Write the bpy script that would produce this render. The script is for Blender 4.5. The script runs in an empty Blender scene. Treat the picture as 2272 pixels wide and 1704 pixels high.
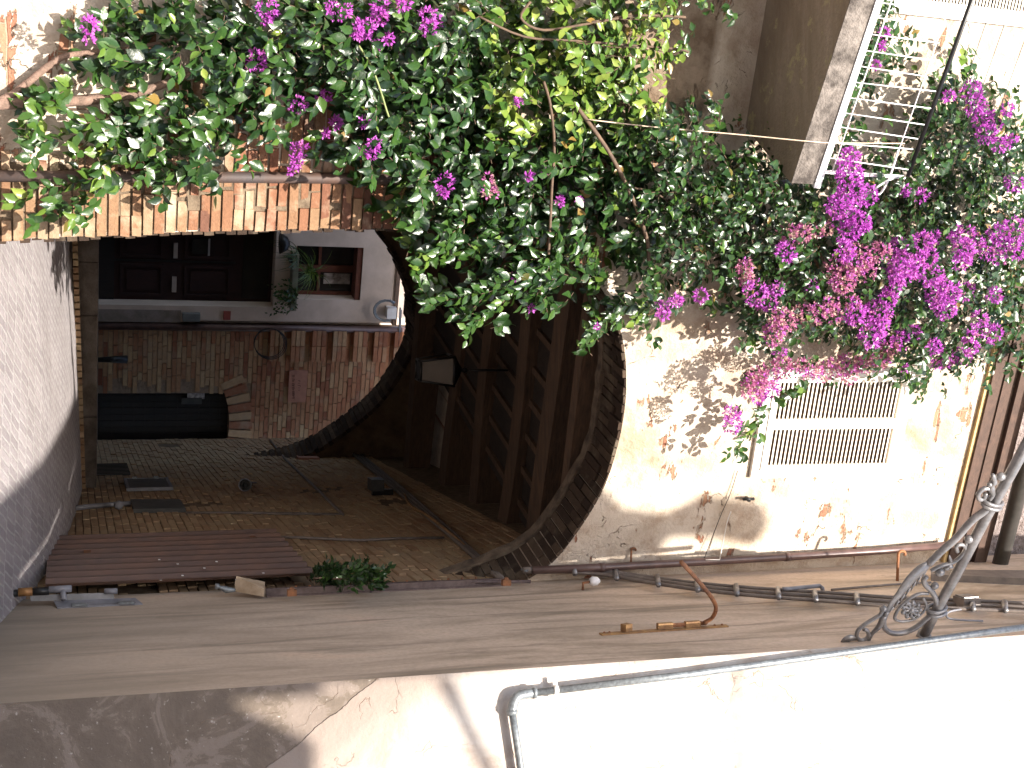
import bpy, math, random
from mathutils import Vector, Matrix
random.seed(7)
V = Vector
sc = bpy.context.scene
COL = sc.collection

# ---------------------------------------------------------------- camera
FPX, CX, CY = 3050.0, 1136.0, 852.0          # focal length and centre, in photograph pixels
PITCH = math.radians(17.9)
fw = V((0, math.cos(PITCH), math.sin(PITCH)))
up = V((0, -math.sin(PITCH), math.cos(PITCH)))
rt = V((1, 0, 0))
cam_d = bpy.data.cameras.new("camera")
cam = bpy.data.objects.new("camera", cam_d)
COL.objects.link(cam)
cam_d.sensor_fit = 'HORIZONTAL'; cam_d.sensor_width = 36.0
cam_d.lens = 36.0 * FPX / 2272.0
cam_d.clip_start = 0.05; cam_d.clip_end = 2000
# the photograph was taken with the camera turned on its side
m = Matrix((up, -rt, -fw)).transposed().to_4x4()
cam.matrix_world = m
sc.camera = cam

# ---------------------------------------------------------------- light
SUN = V((0.10, -0.85, 0.565)).normalized()    # towards the sun
w = bpy.data.worlds.new("World"); sc.world = w; w.use_nodes = True
nt = w.node_tree; nt.nodes.clear()
sky = nt.nodes.new('ShaderNodeTexSky'); sky.sky_type = 'NISHITA'; sky.sun_disc = False
sky.sun_elevation = math.asin(SUN.z)
sky.sun_rotation = math.atan2(SUN.x, SUN.y)
sky.air_density = 1.0; sky.dust_density = 2.0
bg = nt.nodes.new('ShaderNodeBackground'); bg.inputs[1].default_value = 0.15
wo = nt.nodes.new('ShaderNodeOutputWorld')
nt.links.new(sky.outputs[0], bg.inputs[0]); nt.links.new(bg.outputs[0], wo.inputs[0])
sd = bpy.data.lights.new("sun", 'SUN'); sd.energy = 5.0; sd.angle = math.radians(0.5); sd.color = (1.0, 0.93, 0.84)
so = bpy.data.objects.new("sun", sd); COL.objects.link(so)
so.rotation_euler = SUN.to_track_quat('Z', 'Y').to_euler()
sc.view_settings.view_transform = 'Standard'
sc.view_settings.look = 'None'
sc.view_settings.exposure = 1.4
sc.view_settings.gamma = 1.0
sc.cycles.max_bounces = 8
sc.cycles.diffuse_bounces = 5
sc.cycles.use_denoising = True

# ---------------------------------------------------------------- geometry helpers
K = 2272.0 / 2212.0
def ray(px, py):
    return fw + up * ((px - CX) / FPX) + rt * ((py - CY) / FPX)
class Plane:
    def __init__(s, p, n): s.p = V(p); s.n = V(n).normalized()
    def hit(s, q, off=0.0):
        r = ray(*q); p = s.p + s.n * off
        return r * (p.dot(s.n) / r.dot(s.n))
def D(x, y): return (x * K, y * K)                        # full view reading
def T(x0, y0, sc_=2.765):
    return lambda x, y: (x0 + x / sc_, y0 + y / sc_)
T1 = T(0, 0); T2 = T(700, 0); T3 = T(1472, 0)
T4 = T(0, 480); T5 = T(700, 480); T6 = T(1472, 480)
T7 = T(0, 900); T8 = T(700, 900); T9 = T(1472, 900)
TB = T(1850, 1050, 4.047)
UPZ = V((0, 0, 1))
DF = V((0.9354, 0.3536, 0)).normalized()                  # facade direction (to the right)
NF = V((0.3536, -0.9354, 0)).normalized()                 # facade normal (to the street)
r_ = ray(0, 515); PF = r_ * (8.5 / r_.y)
PL_F = Plane(PF, NF)
X0, SX = 1.96, -0.058                                     # right-hand walls: x = X0 + SX*y
DN = V((SX, 1, 0)).normalized(); NN = V((-1, SX, 0)).normalized()
PL_N = Plane((X0, 0, 0), NN)
YC = 7.1
CW = V((X0 + SX * YC, YC, 0))
DW = V((math.cos(math.radians(13)), -math.sin(math.radians(13)), 0))
NW = V((-math.sin(math.radians(13)), -math.cos(math.radians(13)), 0))
PL_W = Plane(CW, NW)
PL_B = Plane((0, 20.5, 0), NF)
PL_A = Plane((X0 + SX * 17.6, 17.6, 0), NF)

class MB:
    def __init__(s): s.v = []; s.f = []; s.uv = []; s.c = []; s.mi = []; s.vn = []; s.sm=[]
    def add(s, vs, fs, col=(0.5, 0.5, 0.5), uvs=None, mi=0, smooth=False):
        b = len(s.v); s.v += [tuple(x) for x in vs]
        for f in fs:
            s.f.append([b + i for i in f]); s.c.append(col); s.mi.append(mi); s.sm.append(smooth)
            s.uv.append([uvs[i] for i in f] if uvs else None)
    def quad(s, a, b, c, d, col=(0.5, 0.5, 0.5), mi=0, uvs=None): s.add([a, b, c, d], [(0, 1, 2, 3)], col, uvs, mi)
    def box(s, o, a, b, c, col=(0.5, 0.5, 0.5), mi=0):
        """o corner, a,b,c edge vectors"""
        o, a, b, c = V(o), V(a), V(b), V(c)
        if a.cross(b).dot(c) < 0: a, b = b, a
        vs = [o, o+a, o+a+b, o+b, o+c, o+a+c, o+a+b+c, o+b+c]
        s.add(vs, [(0,3,2,1),(4,5,6,7),(0,1,5,4),(1,2,6,5),(2,3,7,6),(3,0,4,7)], col, None, mi)
    def cbox(s, c0, a, b, c, col=(0.5,0.5,0.5), mi=0):
        c0, a, b, c = V(c0), V(a), V(b), V(c)
        s.box(c0 - (a+b+c)/2, a, b, c, col, mi)
    def hexa(s, lo, hi, col=(0.5,0.5,0.5), mi=0):
        """4 lo points, 4 hi points"""
        c1 = sum((V(x) for x in lo), V())/4; c2 = sum((V(x) for x in hi), V())/4
        n = (V(lo[1])-V(lo[0])).cross(V(lo[2])-V(lo[1]))
        if n.dot(c2-c1) < 0: lo = lo[::-1]; hi = hi[::-1]
        s.add(list(lo)+list(hi), [(0,3,2,1),(4,5,6,7),(0,1,5,4),(1,2,6,5),(2,3,7,6),(3,0,4,7)], col, None, mi)
    def tube(s, pts, r, n=8, col=(0.5,0.5,0.5), cap=True, flat=1.0, mi=0):
        pts = [V(p) for p in pts]
        rr = r if isinstance(r, (list, tuple)) else [r]*len(pts)
        vs = []; t0 = None; a = None
        for i, p in enumerate(pts):
            t = (pts[min(i+1, len(pts)-1)] - pts[max(i-1, 0)])
            if t.length < 1e-9: t = V((0,0,1))
            t.normalize()
            if a is None:
                a = t.orthogonal().normalized()
                if abs(t.dot(UPZ)) < 0.9: a = (UPZ - t*UPZ.dot(t)).normalized()
            else:
                a = (a - t*a.dot(t)).normalized()
            b = t.cross(a)
            for k in range(n):
                th = 2*math.pi*k/n
                vs.append(p + a*math.cos(th)*rr[i] + b*math.sin(th)*rr[i]*flat)
        fs = []
        for i in range(len(pts)-1):
            for k in range(n):
                fs.append((i*n+k, i*n+(k+1)%n, (i+1)*n+(k+1)%n, (i+1)*n+k))
        if cap:
            fs.append(tuple(range(n))[::-1]); fs.append(tuple((len(pts)-1)*n+k for k in range(n)))
        s.add(vs, fs, col, None, mi, True)
    def ball(s, c, r, col=(0.5,0.5,0.5), sq=(1,1,1), n=8, mi=0, jit=0):
        vs = []; fs = []; c = V(c)
        for i in range(n//2+1):
            ph = math.pi*i/(n//2)
            for k in range(n):
                th = 2*math.pi*k/n; j = 1+random.uniform(-jit, jit)
                vs.append(c + V((math.sin(ph)*math.cos(th)*sq[0], math.sin(ph)*math.sin(th)*sq[1], math.cos(ph)*sq[2]))*r*j)
        for i in range(n//2):
            for k in range(n):
                fs.append((i*n+k, (i+1)*n+k, (i+1)*n+(k+1)%n, i*n+(k+1)%n))
        s.add(vs, fs, col, None, mi, True)
    def prism(s, poly, n, h, col=(0.5,0.5,0.5), mi=0):
        """poly extruded by n*h"""
        n = V(n); a = [V(p) for p in poly]; b = [p + n*h for p in a]; k = len(a)
        nn = V()
        for i in range(k): nn += a[i].cross(a[(i+1) % k])
        if nn.dot(n)*h > 0: a = a[::-1]; b = b[::-1]
        s.add(a+b, [tuple(range(k)), tuple(range(2*k-1, k-1, -1))] + [(i, k+i, k+(i+1) % k, (i+1) % k)[::-1][::-1] for i in range(k)], col, None, mi)
    def build(s, name, mats, parent=None, uvb=None):
        loc = V((0,0,0))
        p = parent
        while p is not None: loc += p.location; p = p.parent
        me = bpy.data.meshes.new(name)
        me.from_pydata([(x[0]-loc.x, x[1]-loc.y, x[2]-loc.z) for x in s.v], [], s.f)
        if not isinstance(mats, (list, tuple)): mats = [mats]
        for mm in mats: me.materials.append(mm)
        me.polygons.foreach_set('material_index', s.mi)
        me.polygons.foreach_set('use_smooth', s.sm)
        ca = me.color_attributes.new('Col', 'FLOAT_COLOR', 'CORNER')
        flat = []
        for i, f in enumerate(s.f):
            c = s.c[i]
            flat += [c[0], c[1], c[2], 1.0]*len(f)
        ca.data.foreach_set('color', flat)
        if uvb is not None:
            o, u, v = uvb; o = V(o); u = V(u); v = V(v)
            ul = me.uv_layers.new(name='UVMap'); fl = []
            for f in s.f:
                for i in f:
                    d = V(s.v[i]) - o; fl += [d.dot(u), d.dot(v)]
            ul.data.foreach_set('uv', fl)
        me.update()
        ob = bpy.data.objects.new(name, me); COL.objects.link(ob)
        if parent: ob.parent = parent
        return ob

def thing(name, loc, label, cat, group=None):
    o = bpy.data.objects.new(name, None); COL.objects.link(o); o.location = loc
    o.empty_display_size = 0.1
    o['label'] = label; o['category'] = cat
    if group: o['group'] = group
    return o
def tag(o, label, cat, group=None):
    o['label'] = label; o['category'] = cat
    if group: o['group'] = group
    return o
def struct(o, kind='structure'): o['kind'] = kind; return o
def smooth_path(pts, n=4):
    """Catmull-Rom"""
    pts = [V(p) for p in pts]; out = []
    for i in range(len(pts)-1):
        p0 = pts[max(i-1, 0)]; p1 = pts[i]; p2 = pts[i+1]; p3 = pts[min(i+2, len(pts)-1)]
        for k in range(n):
            t = k/n
            out.append(0.5*((2*p1)+(p2-p0)*t+(2*p0-5*p1+4*p2-p3)*t*t+(3*p1-p0-3*p2+p3)*t*t*t))
    out.append(pts[-1]); return out

# ---------------------------------------------------------------- materials
def mat(name):
    mt = bpy.data.materials.new(name); mt.use_nodes = True
    t = mt.node_tree; b = t.nodes['Principled BSDF']
    return mt, t, b
def N(t, typ, **kw):
    n = t.nodes.new(typ)
    for k, v in kw.items():
        if k.startswith('i_'):
            n.inputs[k[2:].replace('_', ' ')].default_value = v
        else: setattr(n, k, v)
    return n
def ramp(t, fac, stops, interp='LINEAR'):
    n = t.nodes.new('ShaderNodeValToRGB'); n.color_ramp.interpolation = interp
    cr = n.color_ramp
    while len(cr.elements) < len(stops): cr.elements.new(0.5)
    for e, (p, c) in zip(cr.elements, stops):
        e.position = p; e.color = (c if isinstance(c, tuple) else (c, c, c))+((1,) if not isinstance(c, tuple) or len(c) == 3 else ())
    t.links.new(fac, n.inputs[0]); return n
def mix(t, fac, a, b, mode='MIX'):
    n = t.nodes.new('ShaderNodeMix'); n.data_type = 'RGBA'; n.blend_type = mode
    for inp, x in ((n.inputs[0], fac), (n.inputs[6], a), (n.inputs[7], b)):
        if hasattr(x, 'is_output') or hasattr(x, 'links'): t.links.new(x, inp)
        elif isinstance(x, tuple): inp.default_value = x+(1,) if len(x) == 3 else x
        else: inp.default_value = x
    return n.outputs[2]
def mathn(t, op, a, b=0.0, c=None):
    n = t.nodes.new('ShaderNodeMath'); n.operation = op
    for i, x in enumerate((a, b, c)):
        if x is None: continue
        if hasattr(x, 'links'): t.links.new(x, n.inputs[i])
        else: n.inputs[i].default_value = x
    return n.outputs[0]
def coord(t, kind='Object', scale=(1,1,1)):
    tc = t.nodes.new('ShaderNodeTexCoord'); mp = t.nodes.new('ShaderNodeMapping')
    mp.inputs['Scale'].default_value = scale
    t.links.new(tc.outputs[kind], mp.inputs[0]); return mp.outputs[0]
def noise(t, vec, scale, detail=6, rough=0.6, dist=0.0):
    n = t.nodes.new('ShaderNodeTexNoise'); n.inputs['Scale'].default_value = scale
    n.inputs['Detail'].default_value = detail; n.inputs['Roughness'].default_value = rough
    n.inputs['Distortion'].default_value = dist
    t.links.new(vec, n.inputs['Vector']); return n.outputs['Fac']
def bump(t, b, h, strength=0.5, dist=0.02):
    n = t.nodes.new('ShaderNodeBump'); n.inputs['Strength'].default_value = strength
    n.inputs['Distance'].default_value = dist
    t.links.new(h, n.inputs['Height']); t.links.new(n.outputs[0], b.inputs['Normal'])
def simple(name, c1, c2=None, rough=0.7, metal=0.0, ns=8.0, bs=0.2, bd=0.01, spec=0.5):
    mt, t, b = mat(name)
    v = coord(t)
    if c2 is None: c2 = tuple(x*0.7 for x in c1)
    nz = noise(t, v, ns)
    rp = ramp(t, nz, [(0.35, c2), (0.65, c1)])
    t.links.new(rp.outputs[0], b.inputs['Base Color'])
    b.inputs['Roughness'].default_value = rough; b.inputs['Metallic'].default_value = metal
    b.inputs['Specular IOR Level'].default_value = spec
    if bs: bump(t, b, noise(t, v, ns*4), bs, bd)
    return mt

def brick_real(name, stops, dark=1.0, ns=30):
    """for bricks modelled one by one: colour chosen per brick"""
    mt, t, b = mat(name)
    at = N(t, 'ShaderNodeVertexColor', layer_name='Col')
    sp = N(t, 'ShaderNodeSeparateColor'); t.links.new(at.outputs[0], sp.inputs[0])
    rp = ramp(t, sp.outputs[0], stops)
    v = coord(t)
    n1 = noise(t, v, ns, 8, 0.7)
    n2 = noise(t, v, 4, 5, 0.6)
    c = mix(t, ramp(t, n1, [(0.3, 0.35), (0.7, 0.0)]).outputs[0], rp.outputs[0], tuple(x*0.55 for x in stops[0][1]))
    c = mix(t, ramp(t, n2, [(0.52, 0.0), (0.72, 0.55)]).outputs[0], c, (0.60*dark, 0.50*dark, 0.36*dark))
    t.links.new(c, b.inputs['Base Color'])
    b.inputs['Roughness'].default_value = 0.92; b.inputs['Specular IOR Level'].default_value = 0.2
    bump(t, b, n1, 0.9, 0.012)
    return mt
M = {}
M['brick_pier'] = brick_real('pier_brick', [(0.0, (0.13,0.065,0.045)), (0.25, (0.22,0.095,0.055)), (0.5, (0.24,0.125,0.07)), (0.75, (0.27,0.175,0.10)), (1.0, (0.33,0.25,0.165))])
M['brick_dark'] = brick_real('passage_brick', [(0.0, (0.24,0.14,0.08)), (0.3, (0.34,0.22,0.13)), (0.6, (0.40,0.28,0.17)), (1.0, (0.46,0.35,0.21))], 0.5, 18)
M['brick_back'] = brick_real('house_brick', [(0.0, (0.24,0.10,0.06)), (0.3, (0.38,0.18,0.10)), (0.6, (0.44,0.28,0.16)), (1.0, (0.50,0.37,0.22))], 0.6, 14)
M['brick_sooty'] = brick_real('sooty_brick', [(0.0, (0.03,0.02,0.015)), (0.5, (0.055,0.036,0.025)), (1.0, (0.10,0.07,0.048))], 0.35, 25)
M['mortar'] = simple('mortar', (0.19,0.145,0.10), (0.11,0.08,0.055), 0.95, 0, 15, 0.6, 0.02, 0.1)
M['mortar_pale'] = simple('pale_mortar', (0.30,0.23,0.175), (0.22,0.165,0.12), 0.95, 0, 15, 0.6, 0.02, 0.1)

ZBAL = PL_F.hit((1656, 272)).z
def facade_mat():
    mt, t, b = mat('peeling_plaster')
    uv = coord(t, 'UV')
    v = coord(t)
    # worn brick below the plaster
    dn = N(t, 'ShaderNodeTexNoise'); dn.inputs['Scale'].default_value = 6; t.links.new(uv, dn.inputs['Vector'])
    wv = N(t, 'ShaderNodeVectorMath', operation='MULTIPLY_ADD'); t.links.new(dn.outputs['Color'], wv.inputs[0])
    wv.inputs[1].default_value = (0.03, 0.03, 0); t.links.new(uv, wv.inputs[2])
    br = N(t, 'ShaderNodeTexBrick'); t.links.new(wv.outputs[0], br.inputs['Vector'])
    br.inputs['Scale'].default_value = 1.0; br.inputs['Brick Width'].default_value = 0.26; br.inputs['Row Height'].default_value = 0.066
    br.inputs['Mortar Size'].default_value = 0.007; br.inputs['Mortar Smooth'].default_value = 0.4
    br.inputs['Color1'].default_value = (0.30, 0.12, 0.075, 1); br.inputs['Color2'].default_value = (0.36, 0.21, 0.13, 1)
    br.inputs['Mortar'].default_value = (0.36, 0.28, 0.20, 1)
    fine = noise(t, v, 40, 6, 0.7)
    bc = mix(t, ramp(t, fine, [(0.35, 0.5), (0.65, 0.0)]).outputs[0], br.outputs[0], (0.28, 0.17, 0.11))
    # plaster
    big = noise(t, v, 1.3, 8, 0.65, 0.4)
    med = noise(t, v, 5.0, 8, 0.65)
    pl = ramp(t, big, [(0.28, (0.27,0.195,0.13)), (0.38, (0.44,0.36,0.275)), (0.52, (0.56,0.485,0.40)), (0.75, (0.50,0.41,0.32))]).outputs[0]
    pl = mix(t, ramp(t, med, [(0.38, 0.45), (0.52, 0.0)]).outputs[0], pl, (0.30, 0.20, 0.13))
    sx = N(t, 'ShaderNodeSeparateXYZ'); t.links.new(uv, sx.inputs[0])
    # streaks running down from the sill
    st = noise(t, coord(t, 'UV', (9, 0.5, 1)), 1.0, 6, 0.6)
    # how high the plaster is lost: mostly above the arch and beside the pier
    hi = ramp(t, mathn(t, 'MULTIPLY', sx.outputs[1], 0.1), [(0.0, 0.035), (0.20, 0.03), (0.34, 0.045), (0.375, 0.045), (0.41, 0.0), (0.45, -0.03), (0.6, -0.05)])
    pk = mathn(t, 'ADD', noise(t, coord(t, 'UV', (1, 2.2, 1)), 2.1, 9, 0.68, 0.3), hi.outputs[0])
    mask = ramp(t, pk, [(0.612, 0.0), (0.620, 1.0)]).outputs[0]
    c = mix(t, mask, pl, bc)
    um_ = (PL_F.hit((1540, 270))-PF).dot(DF); zm_ = PL_F.hit((1430, 200)).z  # stained plaster under the balcony, slab's shade also painted into the colour
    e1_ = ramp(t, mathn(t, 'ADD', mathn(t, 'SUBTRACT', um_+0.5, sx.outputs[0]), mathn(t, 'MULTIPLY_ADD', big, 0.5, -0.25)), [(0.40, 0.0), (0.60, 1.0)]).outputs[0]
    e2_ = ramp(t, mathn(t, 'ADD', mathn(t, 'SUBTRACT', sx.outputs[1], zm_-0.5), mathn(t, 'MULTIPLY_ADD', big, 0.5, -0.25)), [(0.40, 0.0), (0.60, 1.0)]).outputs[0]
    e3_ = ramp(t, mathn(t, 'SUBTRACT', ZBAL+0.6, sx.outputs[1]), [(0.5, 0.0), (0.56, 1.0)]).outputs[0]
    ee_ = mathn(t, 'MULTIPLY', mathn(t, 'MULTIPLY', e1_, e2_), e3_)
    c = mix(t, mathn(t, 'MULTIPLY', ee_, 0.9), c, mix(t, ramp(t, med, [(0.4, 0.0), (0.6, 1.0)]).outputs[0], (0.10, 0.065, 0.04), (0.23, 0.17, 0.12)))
    # cracks
    vo = N(t, 'ShaderNodeTexVoronoi', feature='DISTANCE_TO_EDGE'); vo.inputs['Scale'].default_value = 1.7
    dv = N(t, 'ShaderNodeTexNoise'); dv.inputs['Scale'].default_value = 5; dv.inputs['Detail'].default_value = 5; t.links.new(v, dv.inputs['Vector'])
    wv2 = N(t, 'ShaderNodeVectorMath', operation='MULTIPLY_ADD'); t.links.new(dv.outputs['Color'], wv2.inputs[0]); wv2.inputs[1].default_value = (0.45,)*3; t.links.new(v, wv2.inputs[2])
    t.links.new(wv2.outputs[0], vo.inputs['Vector'])
    crk = ramp(t, vo.outputs[0], [(0.0, 0.9), (0.006, 0.0)]).outputs[0]
    crk = mathn(t, 'MULTIPLY', crk, ramp(t, med, [(0.54, 0.0), (0.60, 1.0)]).outputs[0])
    c = mix(t, crk, c, (0.13, 0.08, 0.05))
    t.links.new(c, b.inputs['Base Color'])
    b.inputs['Roughness'].default_value = 0.95; b.inputs['Specular IOR Level'].default_value = 0.15
    h = mathn(t, 'MULTIPLY_ADD', mask, -1.2, med)
    h = mathn(t, 'MULTIPLY_ADD', crk, -1.0, h)
    h = mathn(t, 'MULTIPLY_ADD', mathn(t, 'MULTIPLY', mask, br.outputs['Fac']), -0.6, h)
    h = mathn(t, 'MULTIPLY_ADD', fine, 0.25, h)
    bump(t, b, h, 0.9, 0.03)
    return mt
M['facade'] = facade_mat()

def near_mat():
    mt, t, b = mat('stained_plaster')
    v = coord(t)
    s1 = noise(t, coord(t, 'Object', (1, 1.5, 0.42)), 1.5, 10, 0.60, 1.0)
    s2 = noise(t, coord(t, 'Object', (1, 4, 0.30)), 2.0, 6, 0.55, 0.5)
    c = ramp(t, s1, [(0.30, (0.28,0.21,0.15)), (0.40, (0.42,0.33,0.245)), (0.50, (0.55,0.43,0.33)), (0.60, (0.62,0.49,0.38)), (0.75, (0.64,0.48,0.36))]).outputs[0]
    c = mix(t, ramp(t, s2, [(0.36, 0.75), (0.46, 0.0)]).outputs[0], c, (0.26, 0.21, 0.16))
    pt = noise(t, coord(t, 'Object', (1, 1.0, 0.5)), 1.15, 9, 0.66, 0.3)
    c = mix(t, ramp(t, pt, [(0.585, 0.0), (0.60, 0.30), (0.70, 0.45)]).outputs[0], c, (0.62, 0.50, 0.40))
    c = mix(t, ramp(t, pt, [(0.33, 0.40), (0.36, 0.0)]).outputs[0], c, (0.24, 0.19, 0.15))
    f = noise(t, v, 35, 6, 0.6)
    c = mix(t, ramp(t, f, [(0.3, 0.25), (0.6, 0.0)]).outputs[0], c, (0.2, 0.16, 0.12))
    # lower part is damp and greyer
    sx = N(t, 'ShaderNodeSeparateXYZ'); t.links.new(v, sx.inputs[0])
    hz = mathn(t, 'ADD', sx.outputs[2], mathn(t, 'MULTIPLY', s1, 2.2))
    c = mix(t, ramp(t, mathn(t, 'MULTIPLY', hz, 0.2), [(0.25, 0.88), (0.85, 0.0)]).outputs[0], c, (0.25, 0.21, 0.165))
    t.links.new(c, b.inputs['Base Color'])
    b.inputs['Roughness'].default_value = 0.93; b.inputs['Specular IOR Level'].default_value = 0.15
    bump(t, b, mathn(t, 'MULTIPLY_ADD', f, 0.2, s1), 0.5, 0.02)
    return mt
M['near'] = near_mat()

def white_mat():
    mt, t, b = mat('whitewashed_corner')
    uv = coord(t, 'UV'); v = coord(t)
    sx = N(t, 'ShaderNodeSeparateXYZ'); t.links.new(uv, sx.inputs[0])
    a = PL_W.hit((820, 1518)); c_ = PL_W.hit((600, 1690))
    ua, za = (a-CW).dot(DW), a.z; ub, zb = (c_-CW).dot(DW), c_.z
    mslope = (zb-za)/(ub-ua)
    wob = noise(t, v, 2.5, 7, 0.6)
    line = mathn(t, 'ADD', mathn(t, 'MULTIPLY', sx.outputs[0], -mslope), sx.outputs[1])
    line = mathn(t, 'ADD', line, mathn(t, 'MULTIPLY_ADD', wob, 0.22, -0.11-(za-mslope*ua)))
    msk = ramp(t, mathn(t, 'MULTIPLY_ADD', line, 1.0, 0.5), [(0.498, 0.0), (0.502, 1.0)]).outputs[0]
    med = noise(t, v, 3.2, 8, 0.65, 0.5)
    fine = noise(t, v, 40, 5, 0.6)
    wht = ramp(t, med, [(0.33, (0.36,0.29,0.24)), (0.46, (0.44,0.38,0.33)), (0.6, (0.50,0.46,0.42))]).outputs[0]
    # the paint is thinner near its lower edge
    wht = mix(t, ramp(t, mathn(t, 'MULTIPLY', line, 0.5), [(0.0, 0.96), (0.12, 0.9), (0.45, 0.0)]).outputs[0], wht, (0.235, 0.19, 0.16))
    gp = ramp(t, noise(t, v, 2.0, 9, 0.7, 0.8), [(0.46, (0.125,0.10,0.08)), (0.53, (0.15,0.12,0.095)), (0.54, (0.185,0.15,0.125)), (0.7, (0.21,0.17,0.145))]).outputs[0]
    gp = mix(t, ramp(t, fine, [(0.64, 0.0), (0.72, 0.6)]).outputs[0], gp, (0.45, 0.42, 0.38))
    c = mix(t, msk, gp, wht)
    vo = N(t, 'ShaderNodeTexVoronoi', feature='DISTANCE_TO_EDGE'); vo.inputs['Scale'].default_value = 2.2
    dv = N(t, 'ShaderNodeTexNoise'); dv.inputs['Scale'].default_value = 4; dv.inputs['Detail'].default_value = 6; t.links.new(v, dv.inputs['Vector'])
    wv2 = N(t, 'ShaderNodeVectorMath', operation='MULTIPLY_ADD'); t.links.new(dv.outputs['Color'], wv2.inputs[0]); wv2.inputs[1].default_value = (0.5,)*3; t.links.new(v, wv2.inputs[2])
    t.links.new(wv2.outputs[0], vo.inputs['Vector'])
    crk = mathn(t, 'MULTIPLY', ramp(t, vo.outputs[0], [(0.0, 0.6), (0.007, 0.0)]).outputs[0], ramp(t, med, [(0.4, 1.0), (0.5, 0.0)]).outputs[0])
    c = mix(t, crk, c, (0.25, 0.17, 0.12))
    t.links.new(c, b.inputs['Base Color'])
    b.inputs['Roughness'].default_value = 0.92; b.inputs['Specular IOR Level'].default_value = 0.2
    h = mathn(t, 'MULTIPLY_ADD', msk, 0.6, noise(t, v, 4.0, 9, 0.7))
    h = mathn(t, 'MULTIPLY_ADD', crk, -0.5, h)
    bump(t, b, h, 0.7, 0.03)
    return mt
M['white'] = white_mat()

def paving_mat():
    mt, t, b = mat('brick_paving')
    v = coord(t)
    rot = t.nodes['Mapping'] if 'Mapping' in t.nodes else None
    mp = v.node; mp.inputs['Rotation'].default_value = (0, 0, math.radians(20.7))
    dn = N(t, 'ShaderNodeTexNoise'); dn.inputs['Scale'].default_value = 2.5; t.links.new(v, dn.inputs['Vector'])
    wv = N(t, 'ShaderNodeVectorMath', operation='MULTIPLY_ADD'); t.links.new(dn.outputs['Color'], wv.inputs[0]); wv.inputs[1].default_value = (0.035,)*3; t.links.new(v, wv.inputs[2])
    br = N(t, 'ShaderNodeTexBrick'); t.links.new(wv.outputs[0], br.inputs['Vector'])
    br.inputs['Scale'].default_value = 1.0; br.inputs['Brick Width'].default_value = 0.07; br.inputs['Row Height'].default_value = 0.24
    br.inputs['Mortar Size'].default_value = 0.009; br.inputs['Mortar Smooth'].default_value = 0.3; br.offset = 0.5
    br.inputs['Color1'].default_value = (0.40, 0.36, 0.37, 1); br.inputs['Color2'].default_value = (0.29, 0.26, 0.27, 1)
    br.inputs['Mortar'].default_value = (0.50, 0.48, 0.475, 1)
    n1 = noise(t, v, 1.2, 6, 0.6); n2 = noise(t, v, 25, 6, 0.7)
    c = mix(t, ramp(t, n1, [(0.35, 0.4), (0.65, 0.0)]).outputs[0], br.outputs[0], (0.24, 0.21, 0.20))
    c = mix(t, ramp(t, n2, [(0.3, 0.4), (0.6, 0.0)]).outputs[0], c, (0.2, 0.175, 0.17))
    t.links.new(c, b.inputs['Base Color']); b.inputs['Roughness'].default_value = 0.62
    b.inputs['Specular IOR Level'].default_value = 0.5
    h = mathn(t, 'MULTIPLY_ADD', br.outputs['Fac'], -0.8, n2)
    h = mathn(t, 'MULTIPLY_ADD', n1, 1.0, h)
    bump(t, b, h, 1.0, 0.03)
    return mt
M['paving'] = paving_mat()
M['stone'] = simple('worn_stone', (0.135,0.115,0.10), (0.07,0.055,0.045), 0.9, 0, 5, 0.8, 0.03, 0.2)
M['street'] = simple('street_stone', (0.22,0.19,0.17), (0.14,0.12,0.10), 0.9, 0, 3, 0.6, 0.03, 0.2)
M['backwhite'] = simple('white_render', (0.64,0.53,0.45), (0.50,0.41,0.335), 0.9, 0, 2.5, 0.4, 0.01, 0.2)
def wood_mat(name, c1, c2, sc_=(1,1,1)):
    mt, t, b = mat(name)
    n1 = noise(t, coord(t, 'Object', sc_), 6, 8, 0.65, 0.3)
    n2 = noise(t, coord(t), 1.5, 5)
    c = ramp(t, n1, [(0.3, c2), (0.7, c1)]).outputs[0]
    c = mix(t, ramp(t, n2, [(0.4, 0.4), (0.6, 0.0)]).outputs[0], c, c2)
    t.links.new(c, b.inputs['Base Color']); b.inputs['Roughness'].default_value = 0.85
    bump(t, b, n1, 0.7, 0.01); return mt
M['beam'] = wood_mat('old_beam_wood', (0.125,0.072,0.040), (0.05,0.03,0.018), (0.6, 3, 9))
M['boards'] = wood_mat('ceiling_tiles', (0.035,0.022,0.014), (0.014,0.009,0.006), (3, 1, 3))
M['door_red'] = wood_mat('mahogany_door', (0.035,0.010,0.007), (0.016,0.006,0.005), (3, 3, 1))
M['door_dark'] = wood_mat('dark_planks', (0.020,0.014,0.011), (0.010,0.008,0.007), (6, 6, 1))
M['frame_red'] = wood_mat('window_wood', (0.16,0.05,0.025), (0.09,0.03,0.018), (3, 3, 1))
M['glass'] = simple('dark_glass', (0.03,0.028,0.025), (0.015,0.014,0.013), 0.08, 0, 1, 0, 0)
M['iron'] = simple('painted_iron', (0.24,0.23,0.23), (0.15,0.145,0.145), 0.36, 0.45, 20, 0.35, 0.004)
M['galv'] = simple('galvanised_pipe', (0.22,0.24,0.25), (0.12,0.13,0.135), 0.42, 0.3, 45, 0.25, 0.003)
M['black'] = simple('black_metal', (0.02,0.02,0.02), (0.03,0.03,0.03), 0.4, 0.5, 20, 0.1, 0.002)
M['rust'] = simple('rusty_iron', (0.30,0.13,0.055), (0.13,0.06,0.035), 0.8, 0.2, 14, 0.5, 0.004)
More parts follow.
